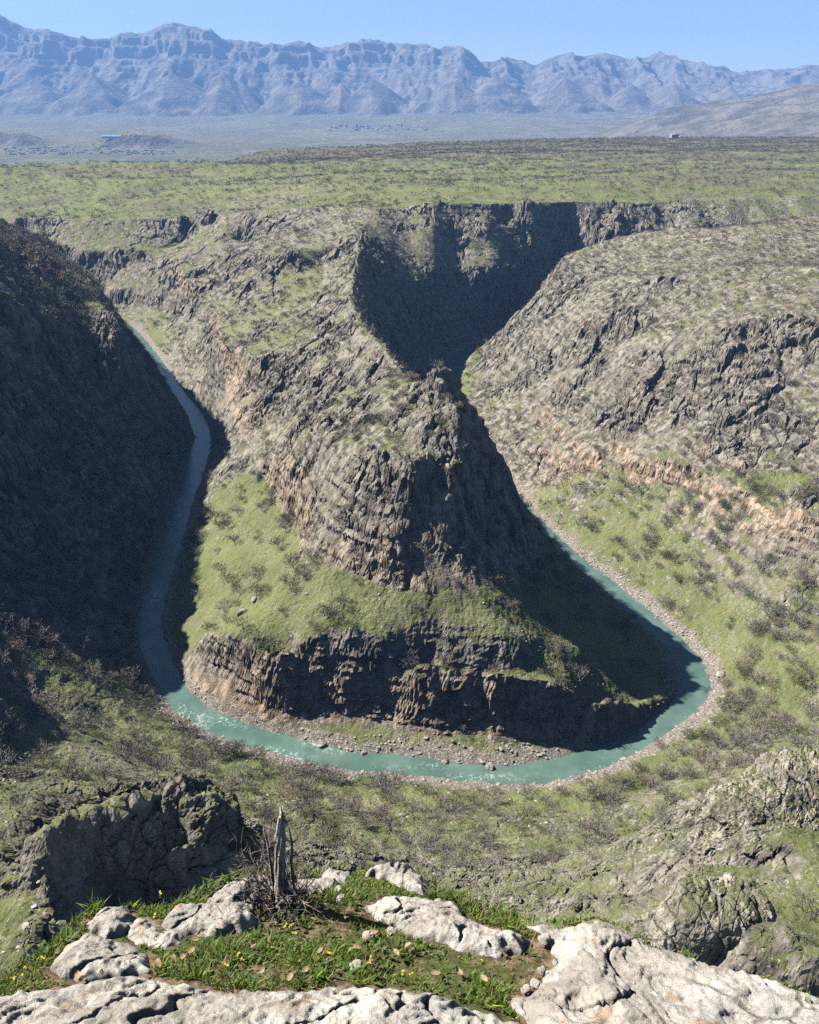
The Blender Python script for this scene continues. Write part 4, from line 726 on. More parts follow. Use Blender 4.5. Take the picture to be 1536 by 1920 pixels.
psz = psz*np.where((py_[pick] < 170), .8, 1.)
print('trees', len(pick))
dd = dep[pick]; vis = (scx[pick] > 5) & (scx[pick] < 1531) & (scy[pick] > 300) & (scy[pick] < 1735-np.abs(scx[pick]-700)*.05)
order = np.argsort(-(psz/dd)*vis)
ind = order[:300]; rest = order[300:]
VAR = [(1, 1500, 4.2, 6.2, 6), (2, 1400, 4.8, 5.4, 7), (3, 1500, 3.6, 6.6, 5), (4, 1200, 4.4, 4.8, 7), (5, 1000, 3.0, 4.4, 5)]
TT = []
for sd_, nt_, cr_, h_, lb in VAR:
    tr, (tv, tf) = tree_template(sd_, nt_, cr_, h_, .055, 1.25, lb)
    TT.append((tr.mesh('trunk'), np_mesh('crown', tv, tf, False)))
for k_, (a, b) in enumerate(TT): a.materials.append(M_bark); b.materials.append(M_twigs[k_])
FORM = ['upright rounded', 'wide spreading', 'tall narrow', 'low flat-topped', 'small thin']
def where(i):
    X, Y = px_[i], py_[i]; u, v = scx[i], scy[i]
    if spf[i] > .5: return 'on the rocky spur'
    if u < 460 and 1440 < v and Y < 185: return 'on the dark crag at lower left'
    if u < 480 and v > 1560: return 'below the dark crag at lower left'
    if u > 1230 and v > 1440 and Y < 260: return 'around the pale outcrops at lower right'
    if v < 1380 and u > 1150: return 'on the green slope right of the river bend'
    if v > 1600: return 'on the slope just beyond the foreground ledge'
    if u < 520: return 'on the scrubby slope at the left foot of the bend'
    if u < 1000: return 'on the wooded slope under the middle of the bend'
    return 'on the wooded slope under the right of the bend'
for c, i in enumerate(ind):
    k = int(rg_.integers(0, 5)); s = float(psz[i]*(1.0 if k < 4 else 1.1))
    t = bpy.data.objects.new('bare_tree', None); C.objects.link(t)
    t.location = (float(px_[i]), float(py_[i]), float(pz_[i])); t.rotation_euler = (0, 0, float(rg_.uniform(0, 6.28))); t.scale = (s, s, s*float(rg_.uniform(.85, 1.1)))
    sz = 'small' if s < .75 else ('large' if s > 1.08 else 'middling')
    tag(t, '%s leafless grey oak, %s, %s' % (sz, FORM[k], where(i)), 'tree', 'bare trees in the gorge, %s %s %s' % (sz, FORM[k], where(i)))
    link('trunk', TT[k][0], None, t); link('crown', TT[k][1], None, t)
def mass(name, idx, tmpls, tone, label):
    Vs = []; Fs = []; Cs = []; off = 0
    tk = rg_.integers(0, len(tmpls), len(idx)); an = rg_.uniform(0, 6.283, len(idx))
    for k, (tv, tf) in enumerate(tmpls):
        m = np.nonzero(tk == k)[0]; N = len(m)
        if not N: continue
        c_, s_ = np.cos(an[m])[:, None], np.sin(an[m])[:, None]; q = psz_i[idx[m]][:, None]
        X = (tv[None, :, 0]*c_-tv[None, :, 1]*s_)*q; Y = (tv[None, :, 0]*s_+tv[None, :, 1]*c_)*q; Z = np.broadcast_to(tv[None, :, 2], X.shape)*q*rg_.uniform(.75, 1.15, (N, 1))
        W = np.stack([X+px_[idx[m]][:, None], Y+py_[idx[m]][:, None], Z+pz_[idx[m]][:, None]], -1).reshape(-1, 3)
        Vs.append(W); Fs.append((tf[None]+(np.arange(N)*len(tv))[:, None, None]).reshape(-1, 3)+off); off += len(W)
        br = rg_.uniform(.7, 1.25, N)[:, None]*np.where(rg_.random(N)[:, None] < .14, np.array([[.10, .115, .045]]), np.array(tone)[None])*(1+rg_.uniform(-.12, .12, (N, 3)))
        Cs.append(np.repeat(np.concatenate([br, np.ones((N, 1))], 1), len(tv), 0))
    o = link(name, np_mesh(name, np.concatenate(Vs), np.concatenate(Fs), False, np.concatenate(Cs)), M_scrub)
    return tag(o, label, kind='stuff')
psz_i = np.zeros(len(px_), np.float32); psz_i[pick] = psz
# 'order' indexes into pick
def tmix(seed, ntw, cr_, h_, wdt, ln, lb):
    tr, (tv, tf) = tree_template(seed, ntw, cr_, h_, wdt, ln, lb)
    V_ = np.array(tr.V, np.float32); F_ = np.array(tr.F, np.int32)
    F3 = np.concatenate([F_[:, [0, 1, 2]], F_[:, [0, 2, 3]]])
    return np.concatenate([V_, tv]), np.concatenate([F3, tf+len(V_)])
rest_v = pick[rest]
dR = dep[rest_v]
T_mid = [tmix(20+i, 330, 4.3, 5.6, .11, 1.6, 5) for i in range(4)]
T_low = [tmix(40+i, 90, 4.2, 5.2, .20, 2.0, 3) for i in range(4)]
T_far = [tree_template(60+i, 26, 4.0, 4.8, .42, 2.3, 4)[1] for i in range(4)]
mass('scrub_woodland', rest_v[dR < 620], T_mid, (.215, .185, .155), 'grey-brown leafless scrub woodland covering the gorge slopes')
mass('hillside_scrub', rest_v[(dR >= 620) & (dR < 1250)], T_low, (.20, .175, .14), 'dark leafless scrub dotted over the spur and hillsides')
mass('plateau_scrub', rest_v[dR >= 1250], T_far, (.13, .12, .09), 'dark scrub dotted over the plateau and its wooded top')

# ------------------------------------------------------------------ loose rocks
def rock_tmpl(seed):
    import bmesh
    bm = bmesh.new(); bmesh.ops.create_icosphere(bm, subdivisions=1, radius=1)
    r = random.Random(seed)
    for v in bm.verts: v.co *= r.uniform(.65, 1.15); v.co.z *= .5
    V_ = np.array([v.co[:] for v in bm.verts], np.float32); F_ = np.array([[v.index for v in f.verts] for f in bm.faces], np.int32)
    bm.free(); return V_, F_
RT = [rock_tmpl(i) for i in range(6)]
def rocks(name, idx, lo, hi, label, mat, pw=2.5):
    Vs = []; Fs = []; off = 0; N = len(idx)
    s = lo+(hi-lo)*rg_.random(N)**pw
    for j in range(N):
        tv, tf = RT[j % 6]; a = rg_.uniform(0, 6.28); c_, s_ = math.cos(a), math.sin(a); i = idx[j]
        q = tv*s[j]*np.array([rg_.uniform(.5, 1.5), 1, rg_.uniform(.7, 1.1)], np.float32)
        W = np.stack([q[:, 0]*c_-q[:, 1]*s_+px_[i], q[:, 0]*s_+q[:, 1]*c_+py_[i], q[:, 2]+pz_[i]+s[j]*.2], -1)
        Vs.append(W); Fs.append(tf+off); off += len(tv)
    o = link(name, np_mesh(name, np.concatenate(Vs), np.concatenate(Fs), False), mat)
    return tag(o, label, kind='stuff')
bankm = infr & (pz_ > -300.2) & (pz_ < -294) & (RDv < 55) & (py_ < 800)
bi = np.nonzero(rg_.random(len(px_)) < cell*bankm*.32*(.15+sm(-.25, .25, F2)+.8*sm(-.1,.3,F1)))[0]
rocks('bank_rubble', bi, .15, 1.25, 'grey rubble and stones along both river banks', M_rock, 3.5)
sl = infr & (pz_ > -293) & (nzv > .55) & (py_ < 700)
wn = sm(.0, .35, noise(px_/23+5, py_/23))*sm(-.1, .3, noise(px_/90, py_/90+2))
si = np.nonzero(rg_.random(len(px_)) < cell*sl*(.003+.09*wn+.05*wn*tm.reshape(-1)))[0]
print('rocks', len(bi), len(si))
M_wrock = plain('pale_stone', (.38, .355, .31), .92, .3, .5)
rocks('slope_stones', si, .15, .75, 'pale limestone stones scattered over the grassy slopes', M_wrock, 3)

# single boulders one can tell apart
import bmesh
def boulder_mesh(seed):
    bm = bmesh.new(); bmesh.ops.create_icosphere(bm, subdivisions=3, radius=1); r = np.random.default_rng(seed); o_ = r.uniform(0, 40)
    co_ = np.array([v.co[:] for v in bm.verts]); q = 1+.42*noise(co_[:, 0]*1.1+o_, co_[:, 1]*1.1, co_[:, 2]*1.1)+.16*noise(co_[:, 0]*3+o_, co_[:, 1]*3, co_[:, 2]*3)
    for v, k in zip(bm.verts, q): v.co *= float(k); v.co.z *= .72
    me = bpy.data.meshes.new('boulder'); bm.to_mesh(me); bm.free(); me.materials.append(M_rock); return me
for i, (bx_, by_, s_, lb) in enumerate(FG['boulders']):
    o = link('boulder', boulder_mesh(70+i)); k = int(np.argmin((px_-bx_)**2+(py_-by_)**2))
    o.location = (bx_, by_, max(float(pz_[k]), -299.6)+s_*.25); o.scale = (s_*1.25, s_, s_); o.rotation_euler = (0, 0, i*1.1)
    tag(o, lb, 'boulder', 'large boulders by the river and on the near slope')

# rock outcrops below the ledge: rough blocky masses with grassy tops
def outcrop(name, cen_, rad, expo, seed, grassy, label, rot=0., amp=1., mat=None):
    NU, NW = 520, 300
    th = np.linspace(0, 2*math.pi, NU, endpoint=False); ph = np.linspace(-math.pi*.5+.01, math.pi*.5-.01, NW)
    PH, TH = np.meshgrid(ph, th, indexing='ij')
    sg = lambda v, e_: np.sign(v)*np.abs(v)**e_
    X = rad[0]*sg(np.cos(PH), expo)*sg(np.cos(TH), .85); Y = rad[1]*sg(np.cos(PH), expo)*sg(np.sin(TH), .85); Z = rad[2]*sg(np.sin(PH), expo)
    c_, s_ = math.cos(rot), math.sin(rot); X, Y = X*c_-Y*s_, X*s_+Y*c_
    D = np.stack([X, Y, Z], -1); D /= np.linalg.norm(D, axis=-1, keepdims=True)
    a = X+cen_[0]+seed*31; b = Y+cen_[1]; c = Z+cen_[2]
    q = 5.0*fbm(a/15, b/15, c/17, oct=3)+3.4*(ridged(a/7.5, b/7.5, c/11, oct=5, gain=.58)-.5)
    w1, w2, wi = worley((a+b*.4)/4.6+.3*noise(a/5, b/5, c/5), c/6.5+.5*noise(a/6, b/6, c/9), seed); q = q+2.0*(wi-.5)-.9*sm(.14, 0, w2-w1)
    w1, w2, wi = worley((a-b*.6)/2.0+.3*noise(a/2, b/2, c/2), c/2.6, seed+3); q = q+.8*(wi-.5)-.4*sm(.12, 0, w2-w1)
    q = q+.5*fbm(a/1.1, b/1.1, c/1.1, oct=3)
    Pq = np.stack([X, Y, Z], -1)+D*(q*amp)[..., None]
    Pq = np.concatenate([Pq, Pq[:, :1]], 1).astype(np.float32)
    nn = grid_normals(Pq); zz = Pq[..., 2]
    hid = fbm(Pq[..., 0]/6+seed, Pq[..., 1]/6, Pq[..., 2]/6, oct=3)
    gq = sm(.70, .88, nn[..., 2]+.22*hid)*grassy*(zz > -rad[2]*.2)
    mk = np.stack([gq, gq*0, sm(.2, .5, hid)*.25, .25+0*gq], -1).reshape(-1, 4)
    o = link(name, np_mesh(name, Pq.reshape(-1, 3), grid_faces(NW, NU+1), False, mk), mat or M_ter); o.location = cen_
    return tag(o, label, 'rock outcrop')
outcrop('rock_outcrop', (-57.0, 120.5, -149.0), (24, 11, 25), .55, 2, .9, 'dark rugged crag with a shaded face and grassy top, lower left beyond the ledge', .10)
outcrop('rock_outcrop', (93.0, 140.0, -165.0), (26, 19, 26), .80, 5, 1., 'pale sunlit rock dome with grass on its top, at the right edge beyond the ledge', .5, .75, M_pale_rock)
outcrop('rock_outcrop', (48.0, 86.0, -120.0), (9.5, 6, 11), .65, 7, .8, 'brown blocky outcrop at lower right just past the large slab', .2, .5, M_pale_rock)

# ------------------------------------------------------------------ the ledge underfoot
PA, PB = -1.177, -.536
def plane(x, y): return PA+PB*np.maximum(y, .55)
LED = FG['ledge']
gx = np.concatenate([np.linspace(-4, -1.35, 60, endpoint=False), np.arange(-1.35, 1.35, .0045), np.linspace(1.35, 4, 60)])
gy = np.concatenate([np.linspace(-2.5, .85, 50, endpoint=False), np.arange(.85, 2.0, .0045), np.linspace(2.0, 4, 60)])
Yg, Xg = np.meshgrid(gy, gx, indexing='ij'); Xg = Xg.astype(np.float32); Yg = Yg.astype(np.float32)
dl = sdf(Xg, Yg, LED)+.018*fbm(Xg*9, Yg*9, oct=4)+.03*noise(Xg*3, Yg*3)
zg = plane(Xg, Yg)+.014*fbm(Xg*5, Yg*5, oct=4)+.006*fbm(Xg*30, Yg*30, oct=3)-.02*sm(.06, 0, dl)
zg = zg-np.clip(-dl, 0, .12)*4-np.clip(-dl-.12, 0, .6)*11-np.clip(-dl-.72, 0, 3)*30
zg = zg+sm(0, .4, -dl)*.22*ridged(Xg*2, Yg*2, zg*.8, oct=4)
keep = dl > -2.2
Fg = grid_faces(*Xg.shape); kf = keep.ravel()[Fg].all(1)
Vg = np.stack([Xg, Yg, zg], -1).reshape(-1, 3)
f = Fg[kf]; used, inv = np.unique(f, return_inverse=True)
drop = (dl.ravel()[used] < -.04)
mg = np_mesh('cliff_top', Vg[used], inv.reshape(f.shape), True)
mg.materials.append(M_soil); mg.materials.append(M_lime)
mg.polygons.foreach_set('material_index', drop[inv.reshape(f.shape)[:, 0]].astype(np.int32))
o = link('cliff_top_ground', mg); tag(o, 'turf and bare soil on top of the cliff edge', kind='structure')
RL = {'front': ('broad grey limestone slab along the bottom edge of the view', 'limestone slab'),
      'right': ('largest pale limestone slab with ochre stains, right of the grass', 'limestone slab'),
      'mid': ('flat white rock in the turf between the grass and the right slab', 'rock'),
      'back_a': ('white rock with rounded top at the far tip of the ledge', 'rock'),
      'back_b': ('low white rock just right behind the dead stump', 'rock'),
      'back_c': ('white rock directly left of the dead stump', 'rock'),
      'back_d': ('white rock on the cliff edge nearest the dark crag', 'rock'),
      'left_a': ('small rounded white rock above the large left rock', 'rock'),
      'left_c': ('low white rock in the flowers between the cliff edge rocks', 'rock'),
      'left_b': ('white rock beside yellow flowers at the left cliff edge', 'rock'),
      'small_a': ('thin half-buried stone at the near foot of the flat white rock', 'stone'),
      'small_b': ('loose flat stone lying on the right slab', 'stone'),
      'small_c': ('grey block at the joint between the two large slabs', 'stone')}
rk_s = []
for ri_, (k, (poly, H)) in enumerate(FG['rocks'].items()):
    big = k in ('front', 'right'); rs = .0042 if big else .003
    xs_ = [p[0] for p in poly]; ys_ = [p[1] for p in poly]; mgn = .12
    ax = np.arange(max(-1.9, min(xs_)-mgn), min(1.9, max(xs_)+mgn), rs); ay = np.arange(min(ys_)-mgn, max(ys_)+mgn, rs)
    Y_, X_ = np.meshgrid(ay, ax, indexing='ij'); X_ = X_.astype(np.float32); Y_ = Y_.astype(np.float32)
    d = sdf(X_, Y_, poly); rk_s.append(poly)
    o5 = ri_*13.7
    d = d+.016*fbm(X_*11+o5, Y_*11, oct=4)+.010*noise(X_*38, Y_*38+o5)
    pz = plane(X_, Y_)
    wdt = .10 if big else .045
    prof = H*(1-np.exp(-np.maximum(d, 0)/wdt*2.4))
    # blocky limestone: tilted facets between joints, then pits and crumbs
    q1 = ridged(X_*4+o5, Y_*4, oct=5, gain=.55)-.55
    bl = fbm(X_*7+o5, Y_*5, oct=2); st_ = np.floor(bl*5)/5+sm(.7, 1, bl*5-np.floor(bl*5))/5
    amp = sm(0, .05, d)
    z_ = pz+prof+amp*(.026*q1+.045*st_+.014*ridged(X_*16, Y_*16+o5, oct=5, gain=.62)-.008+.004*ridged(X_*70, Y_*70, oct=3))
    pit = sm(.30, .55, noise(X_*30+o5, Y_*30))+.7*sm(.3, .5, noise(X_*70, Y_*70+o5))
    z_ = z_-amp*.0035*pit*sm(-.2, .3, noise(X_*6, Y_*6+o5))
    ck = np.abs(noise(X_*3.3+o5*2, Y_*3.3)+.18*noise(X_*14, Y_*14)); z_ = z_-amp*.030*sm(.035, 0, ck)
    z_ = z_-.015-np.clip(-d, 0, 1)*np.where(k == 'right', 9., 4.5)
    kp = d > -.085
    Fk = grid_faces(*X_.shape); kf = kp.ravel()[Fk].all(1)
    Vk = np.stack([X_, Y_, z_], -1).reshape(-1, 3)
    f = Fk[kf]; used, inv = np.unique(f, return_inverse=True)
    cen_ = np.array([np.mean(xs_), np.mean(ys_), 0]); cen_[2] = float(plane(cen_[0], cen_[1]))
    nm = 'limestone_slab' if big else ('rock' if k[:5] != 'small' else 'stone')
    o = link(nm, np_mesh(nm, Vk[used]-cen_, inv.reshape(f.shape), True), M_lime); o.location = cen_
    tag(o, RL[k][0], RL[k][1], 'rocks on the cliff edge')

# grass and small herbs
rr_ = np.random.default_rng(5)
def blades(N, lo, hi, wlo, whi, cols_, lean, rock_ok=False, dens_f=None, seg=3):
    bx = rr_.uniform(-1.5, 1.25, N*3); by = rr_.uniform(.95, 1.95, N*3)
    ok = sdf(bx, by, LED) > -.01
    for k, (poly, H) in FG['rocks'].items():
        ok &= sdf(bx, by, poly)+.012*noise(bx*30, by*30) < (-.004 if k != 'small_a' else .02)
    ok &= ~pip(bx, by, FG['grass_no'])
    if dens_f is not None: ok &= rr_.random(N*3) < dens_f(bx, by)
    bx = bx[ok][:N]; by = by[ok][:N]; N = len(bx)
    bz = plane(bx, by)+.014*fbm(bx*5, by*5, oct=4)-.004
    L_ = rr_.uniform(lo, hi, N)*(.55+.7*sm(-.4, .4, noise(bx*6, by*6)))
    a = rr_.uniform(0, 6.283, N); ln = rr_.uniform(.15, lean, N)*L_
    w_ = rr_.uniform(wlo, whi, N); fx_, fy_ = np.cos(a), np.sin(a); sx_, sy_ = -np.sin(a)*w_, np.cos(a)*w_
    def pt(t, side): return np.stack([bx+fx_*ln*t*t+sx_*side, by+fy_*ln*t*t+sy_*side, bz+L_*(t-.35*t*t*ln/L_)], -1)
    vs = [pt(0, 1), pt(0, -1), pt(.5, .9), pt(.5, -.9), pt(1, 0)]
    V_ = np.stack(vs, 1).reshape(-1, 3); b = (np.arange(N)*5)[:, None, None]
    F_ = (np.array([[0, 1, 3], [0, 3, 2], [2, 3, 4]])[None]+b).reshape(-1, 3)
    ci = rr_.choice(len(cols_), N, p=[c[3] for c in cols_]); cc = np.array([c[:3] for c in cols_])[ci]*rr_.uniform(.7, 1.3, N)[:, None]
    return V_, F_, np.repeat(np.concatenate([cc, np.ones((N, 1))], 1), 5, 0)
M_blade = attr_mat('grass_blade', .55, .35)
dn = lambda x, y: np.clip(.12+1.1*sm(-.30, .25, noise(x*5+2, y*5)+.5*noise(x*14, y*14)), 0, 1)
GC = [(.115, .19, .025, .40), (.20, .26, .04, .30), (.055, .10, .018, .14), (.27, .21, .11, .16)]
v1, f1_, c1 = blades(70000, .010, .034, .0009, .0018, GC, .9, dens_f=dn)
v2, f2_, c2 = blades(2200, .035, .065, .0012, .0022, GC, .8, dens_f=dn)
o = link('grass', np_mesh('grass', np.concatenate([v1, v2]), np.concatenate([f1_, f2_+len(v1)]), False, np.concatenate([c1, c2])), M_blade)
tag(o, 'short green grass growing between the white rocks on the ledge', kind='stuff')
HC = [(.09, .15, .03, .5), (.06, .11, .025, .35), (.22, .17, .09, .15)]
v1, f1_, c1 = blades(7000, .012, .032, .0035, .0065, HC, 1.6, dens_f=lambda x, y: np.clip(.5+noise(x*4+9, y*4), 0.05, 1))
o = link('ground_cover', np_mesh('ground_cover', v1, f1_, False, c1), M_blade); tag(o, 'broad-leaved herbs low in the turf of the ledge', kind='stuff')

# yellow flowers
M_pet = plain('yellow_petal', (.75, .55, .02), .6, .15, 200, trans=.3); M_stem = plain('flower_stem', (.10, .16, .04), .7, .2, 50)
def flower(seed):
    r = random.Random(seed); st_ = MB(); pe = MB(); h = r.uniform(.045, .075); lx, ly = r.uniform(-.014, .014), r.uniform(-.014, .014)
    st_.tube([(0, 0, -.01), (lx*.4, ly*.4, h*.5), (lx, ly, h)], [.0011, .0009, .0007], 4)
    heads = [(lx, ly, h)]
    for j in range(2):
        q = (lx+r.uniform(-.016, .016), ly+r.uniform(-.016, .016), h+r.uniform(-.012, .004)); st_.tube([(lx*.6, ly*.6, h*.65), q], [.0007, .0005], 3); heads.append(q)
    for (x, y, z) in heads:
        R_ = r.uniform(.0045, .0065)
        for k in range(5):
            a = 2*math.pi*k/5+seed; b = .55
            pe.add([(x, y, z), (x+R_*math.cos(a-b), y+R_*math.sin(a-b), z+.002), (x+R_*1.25*math.cos(a), y+R_*1.25*math.sin(a), z+.0025), (x+R_*math.cos(a+b), y+R_*math.sin(a+b), z+.002)], [(0, 1, 2, 3)])
    for k in range(3):
        a = r.uniform(0, 6.28); zz = h*r.uniform(.1, .5); L_ = .014
        st_.add([(0, 0, zz), (L_*.5*math.cos(a-.3), L_*.5*math.sin(a-.3), zz+.003), (L_*math.cos(a), L_*math.sin(a), zz), (L_*.5*math.cos(a+.3), L_*.5*math.sin(a+.3), zz+.003)], [(0, 1, 2, 3)])
    return st_.mesh('stem'), pe.mesh('petals')
FL = [flower(i) for i in range(4)]
for a, b in FL: a.materials.append(M_stem); b.materials.append(M_pet)
for i, (x, y) in enumerate(FG['flowers']):
    t = bpy.data.objects.new('yellow_flower', None); C.objects.link(t)
    t.location = (x, y, float(plane(x, y))+.004); t.rotation_euler = (0, 0, i*1.7); s_ = .30+.15*((i*37) % 10)/10; t.scale = (s_, s_, s_)
    if x < -.95: w_ = 'at the far left cliff edge'
    elif x < -.6: w_ = 'in the turf around the left white rocks'
    elif y > 1.5: w_ = 'by the foot of the dead stump and the far rocks'
    elif x < -.25: w_ = 'in the grass left of the middle, above the front slab'
    else: w_ = 'in the grass between the front slab and the right slab'
    tag(t, 'tiny yellow flower ' + w_, 'flower', 'yellow flowers ' + w_)
    link('stem', FL[i % 4][0], None, t); link('petals', FL[i % 4][1], None, t)

# dry leaves and loose chips
M_leaf = plain('dry_leaf', (.36, .26, .16), .8, .3, 60, trans=.2)
def leafm(seed):
    r = random.Random(seed); m = MB(); n_ = 7; V_ = []
    for i in range(n_):
        t = i/(n_-1); w_ = .008*math.sin(math.pi*min(1, t*1.05))**.7*(1+.25*math.sin(t*19))
        for s_ in (-1, 0, 1): V_.append((t*.026-.013, s_*w_*.8, .006+.006*math.sin(3*t+seed)+(.004 if s_ else 0)))
    m.add(V_, [(i*3+k, i*3+k+1, i*3+k+4, i*3+k+3) for i in range(n_-1) for k in (0, 1)]); return m.mesh('dry_leaf', True)
LM = [leafm(i) for i in range(4)]
for q in LM: q.materials.append(M_leaf)
for i, (x, y) in enumerate(FG['leaves']):
    o = link('dry_leaf', LM[i % 4]); o.location = (x, y, float(plane(x, y))+.022); o.rotation_euler = (.3*math.sin(i), -.45+.3*math.cos(i*2), i*2.1)
    w_ = 'near the foot of the stump' if y > 1.45 else ('in the left grass' if x < -.45 else 'in the grass above the front slab')
    tag(o, 'curled tan dry leaf lying ' + w_, 'leaf', 'dry leaves ' + w_)
PM = []
for i in range(4):
    import bmesh
    bm = bmesh.new(); bmesh.ops.create_icosphere(bm, subdivisions=3, radius=.012)
    for v in bm.verts:
        q = v.co*120; k_ = 1+.45*float(noise(np.array([q.x*.6+i*9]), np.array([q.y*.6]), np.array([q.z*.6]))[0]); v.co *= k_; v.co.z *= .6
    me = bpy.data.meshes.new('pebble'); bm.to_mesh(me); bm.free(); me.materials.append(M_lime); PM.append(me)
for i, (x, y) in enumerate(FG['pebbles']):
    o = link('pebble', PM[i % 4]); o.location = (x, y, float(plane(x, y))+(.012 if x < .3 else .02)); o.rotation_euler = (0, 0, i*1.3); s_ = .6+.8*((i*29) % 10)/10; o.scale = (s_, s_, s_)
    w_ = 'on the grass' if x < .25 else 'on the bare soil beside the right slab'
    tag(o, 'small pale stone chip ' + w_, 'stone', 'stone chips ' + w_)

# dead stump
M_dead = NT('weathered_wood'); co = co_obj(M_dead)
g1 = M_dead.noise(M_dead.map(co, (1, 1, .08)), 160, 5, .65, .5); g2 = M_dead.noise(co, 30, 4, .6)
cw_ = M_dead.mix(M_dead.mr(g1, .35, .65), (.27, .22, .18), (.68, .60, .52)); cw_ = M_dead.mix(M_dead.mr(g2, .45, .65, 0, .5), cw_, (.28, .22, .17))
M_dead.bsdf(cw_, .9, M_dead.bump(g1, .9, .004), .15); M_dead = M_dead.m
M_dtwig = plain('dry_twig', (.34, .28, .23), .9, .35, 40)
sx, sy = FG['stump']; sz_ = float(plane(sx, sy))
st = bpy.data.objects.new('dead_stump', None); C.objects.link(st); st.location = (sx, sy, sz_); st.scale = (.88, .88, 1.2)
tag(st, 'weathered grey dead stump with a splintered top standing in dry twigs', 'stump')
def gnarl(pts, rad, ns, seed, split=0.):
    """grooved, twisted trunk; the last ring breaks into splinters"""
    V_ = []; F_ = []; n_ = len(pts); NR = 34
    P_ = np.array(pts); tt = np.linspace(0, n_-1, NR)
    C_ = np.stack([np.interp(tt, range(n_), P_[:, k]) for k in range(3)], 1); R_ = np.interp(tt, range(n_), rad)
    for i in range(NR):
        for k in range(ns):
            a = 2*math.pi*k/ns; tw = a+i*.055
            gk = .20*math.sin(3*a+seed+i*.05)+.13*math.sin(7*a+seed*2-i*.04)+.10*math.sin(13*a+seed+i*.1)+.10*math.sin(i*.9+seed+2*a)
            r_ = R_[i]*(1+gk); zz = C_[i, 2]
            if i >= NR-2: zz += split*(.5+.5*math.sin(2*a+seed)+.35*math.sin(5*a))*(1 if i == NR-1 else .6)
            V_.append((C_[i, 0]+r_*math.cos(tw), C_[i, 1]+r_*math.sin(tw), zz))
    F_ = [(i*ns+k, i*ns+(k+1) % ns, (i+1)*ns+(k+1) % ns, (i+1)*ns+k) for i in range(NR-1) for k in range(ns)]
    V_.append((C_[-1, 0], C_[-1, 1], C_[-1, 2]-.004)); c_ = len(V_)-1
    F3 = [((NR-1)*ns+k, (NR-1)*ns+(k+1) % ns, c_) for k in range(ns)]
    return V_, F_+F3
tk = MB()
tk.add(*gnarl([(-.002, 0, -.03), (.0, 0, .03), (.004, 0, .10), (.007, 0, .17), (.017, .0, .235), (.026, 0, .285)], [.029, .020, .018, .016, .014, .009], 26, 1.2, .022))
tk.add(*gnarl([(.0, .012, .15), (.010, .012, .20), (.017, .012, .25), (.021, .01, .30)], [.009, .008, .006, .003], 14, 3.1, .012))
tk.add(*gnarl([(-.020, .012, -.02), (-.024, .012, .06), (-.026, .01, .13), (-.028, .01, .20), (-.035, .008, .245)], [.006, .005, .004, .003, .0018], 12, 2.2, .006))
tk.add(*gnarl([(.030, .015, -.02), (.040, .012, .08), (.038, .012, .14), (.046, .01, .20), (.040, .01, .25)], [.006, .005, .004, .0035, .002], 10, 4.2, .006))
tk.add(*gnarl([(.014, 0, .24), (.034, .004, .268), (.050, .004, .282)], [.006, .004, .002], 8, 4.2, .002))
tk.build('trunk', M_dead, st, True)
tw = MB(); r = random.Random(9)
def twig(m, p, d, L_, w_, depth, r):
    p = Vector(p); pts_ = [p]; dd_ = Vector(d).normalized()
    for k in range(3):
        dd_ = (dd_+Vector((r.gauss(0, .28), r.gauss(0, .28), r.gauss(.04, .22)))).normalized(); p = p+dd_*L_/3; pts_.append(p)
    m.tube(pts_, [w_, w_*.8, w_*.6, w_*.35], 4)
    if depth:
        for k in range(r.choice((1, 2, 2, 3))):
            q = pts_[r.choice((1, 2, 3))]; nd = (dd_+Vector((r.gauss(0, .7), r.gauss(0, .7), r.gauss(.1, .5)))).normalized()
            twig(m, q, nd, L_*r.uniform(.4, .75), w_*.55, depth-1, r)
for i in range(150):
    a = r.uniform(0, 6.28); ro = r.uniform(.01, .085)
    b = (ro*math.cos(a)-.012, ro*math.sin(a), -.005+.02*r.random())
    twig(tw, b, (math.cos(a)*r.uniform(.2, 1.5)-.2, math.sin(a)*r.uniform(.2, 1.), r.uniform(.5, 1.6)), r.uniform(.05, .13), r.uniform(.0012, .0024), 2, r)
for (b, d, L_) in (((.045, .0, .275), (.5, 0, .5), .035), ((.03, 0, .27), (.3, 0, 1), .03), ((-.03, 0, .2), (-.4, 0, .8), .05), ((.04, 0, .2), (.6, 0, .6), .05), ((.04, 0, .12), (.5, 0, 1), .10), ((-.026, 0, .1), (-1, 0, .5), .09), ((-.07, .0, .08), (-.5, 0, .9), .09), ((.0, 0, .24), (-.8, 0, .7), .05)):
    for q in range(2): twig(tw, b, d, L_, .0013, 2, r)
tw.build('dry_twigs', M_dtwig, st)
M_wtwig = plain('pale_twig', (.42, .38, .34), .9, .25, 20)
for i, (x, y) in enumerate(FG['shrubs']):
    m = MB(); r = random.Random(40+i)
    for k in range(9):
        a = r.uniform(0, 6.28); twig(m, (r.gauss(0, .012), r.gauss(0, .01), -.12), (math.cos(a)*.45, math.sin(a)*.3, 1), r.uniform(.10, .17), .0013, 3, r)
    o = m.build('leafless_shrub', M_wtwig); o.location = (x, y+.05, float(plane(x, y))-.02)
    tag(o, ['pale leafless shrub behind the far tip of the ledge', 'pale thin-twigged shrub above the flat white rock', 'small pale shrub tucked against the far tip rock'][i], 'shrub', 'leafless shrubs at the cliff edge')

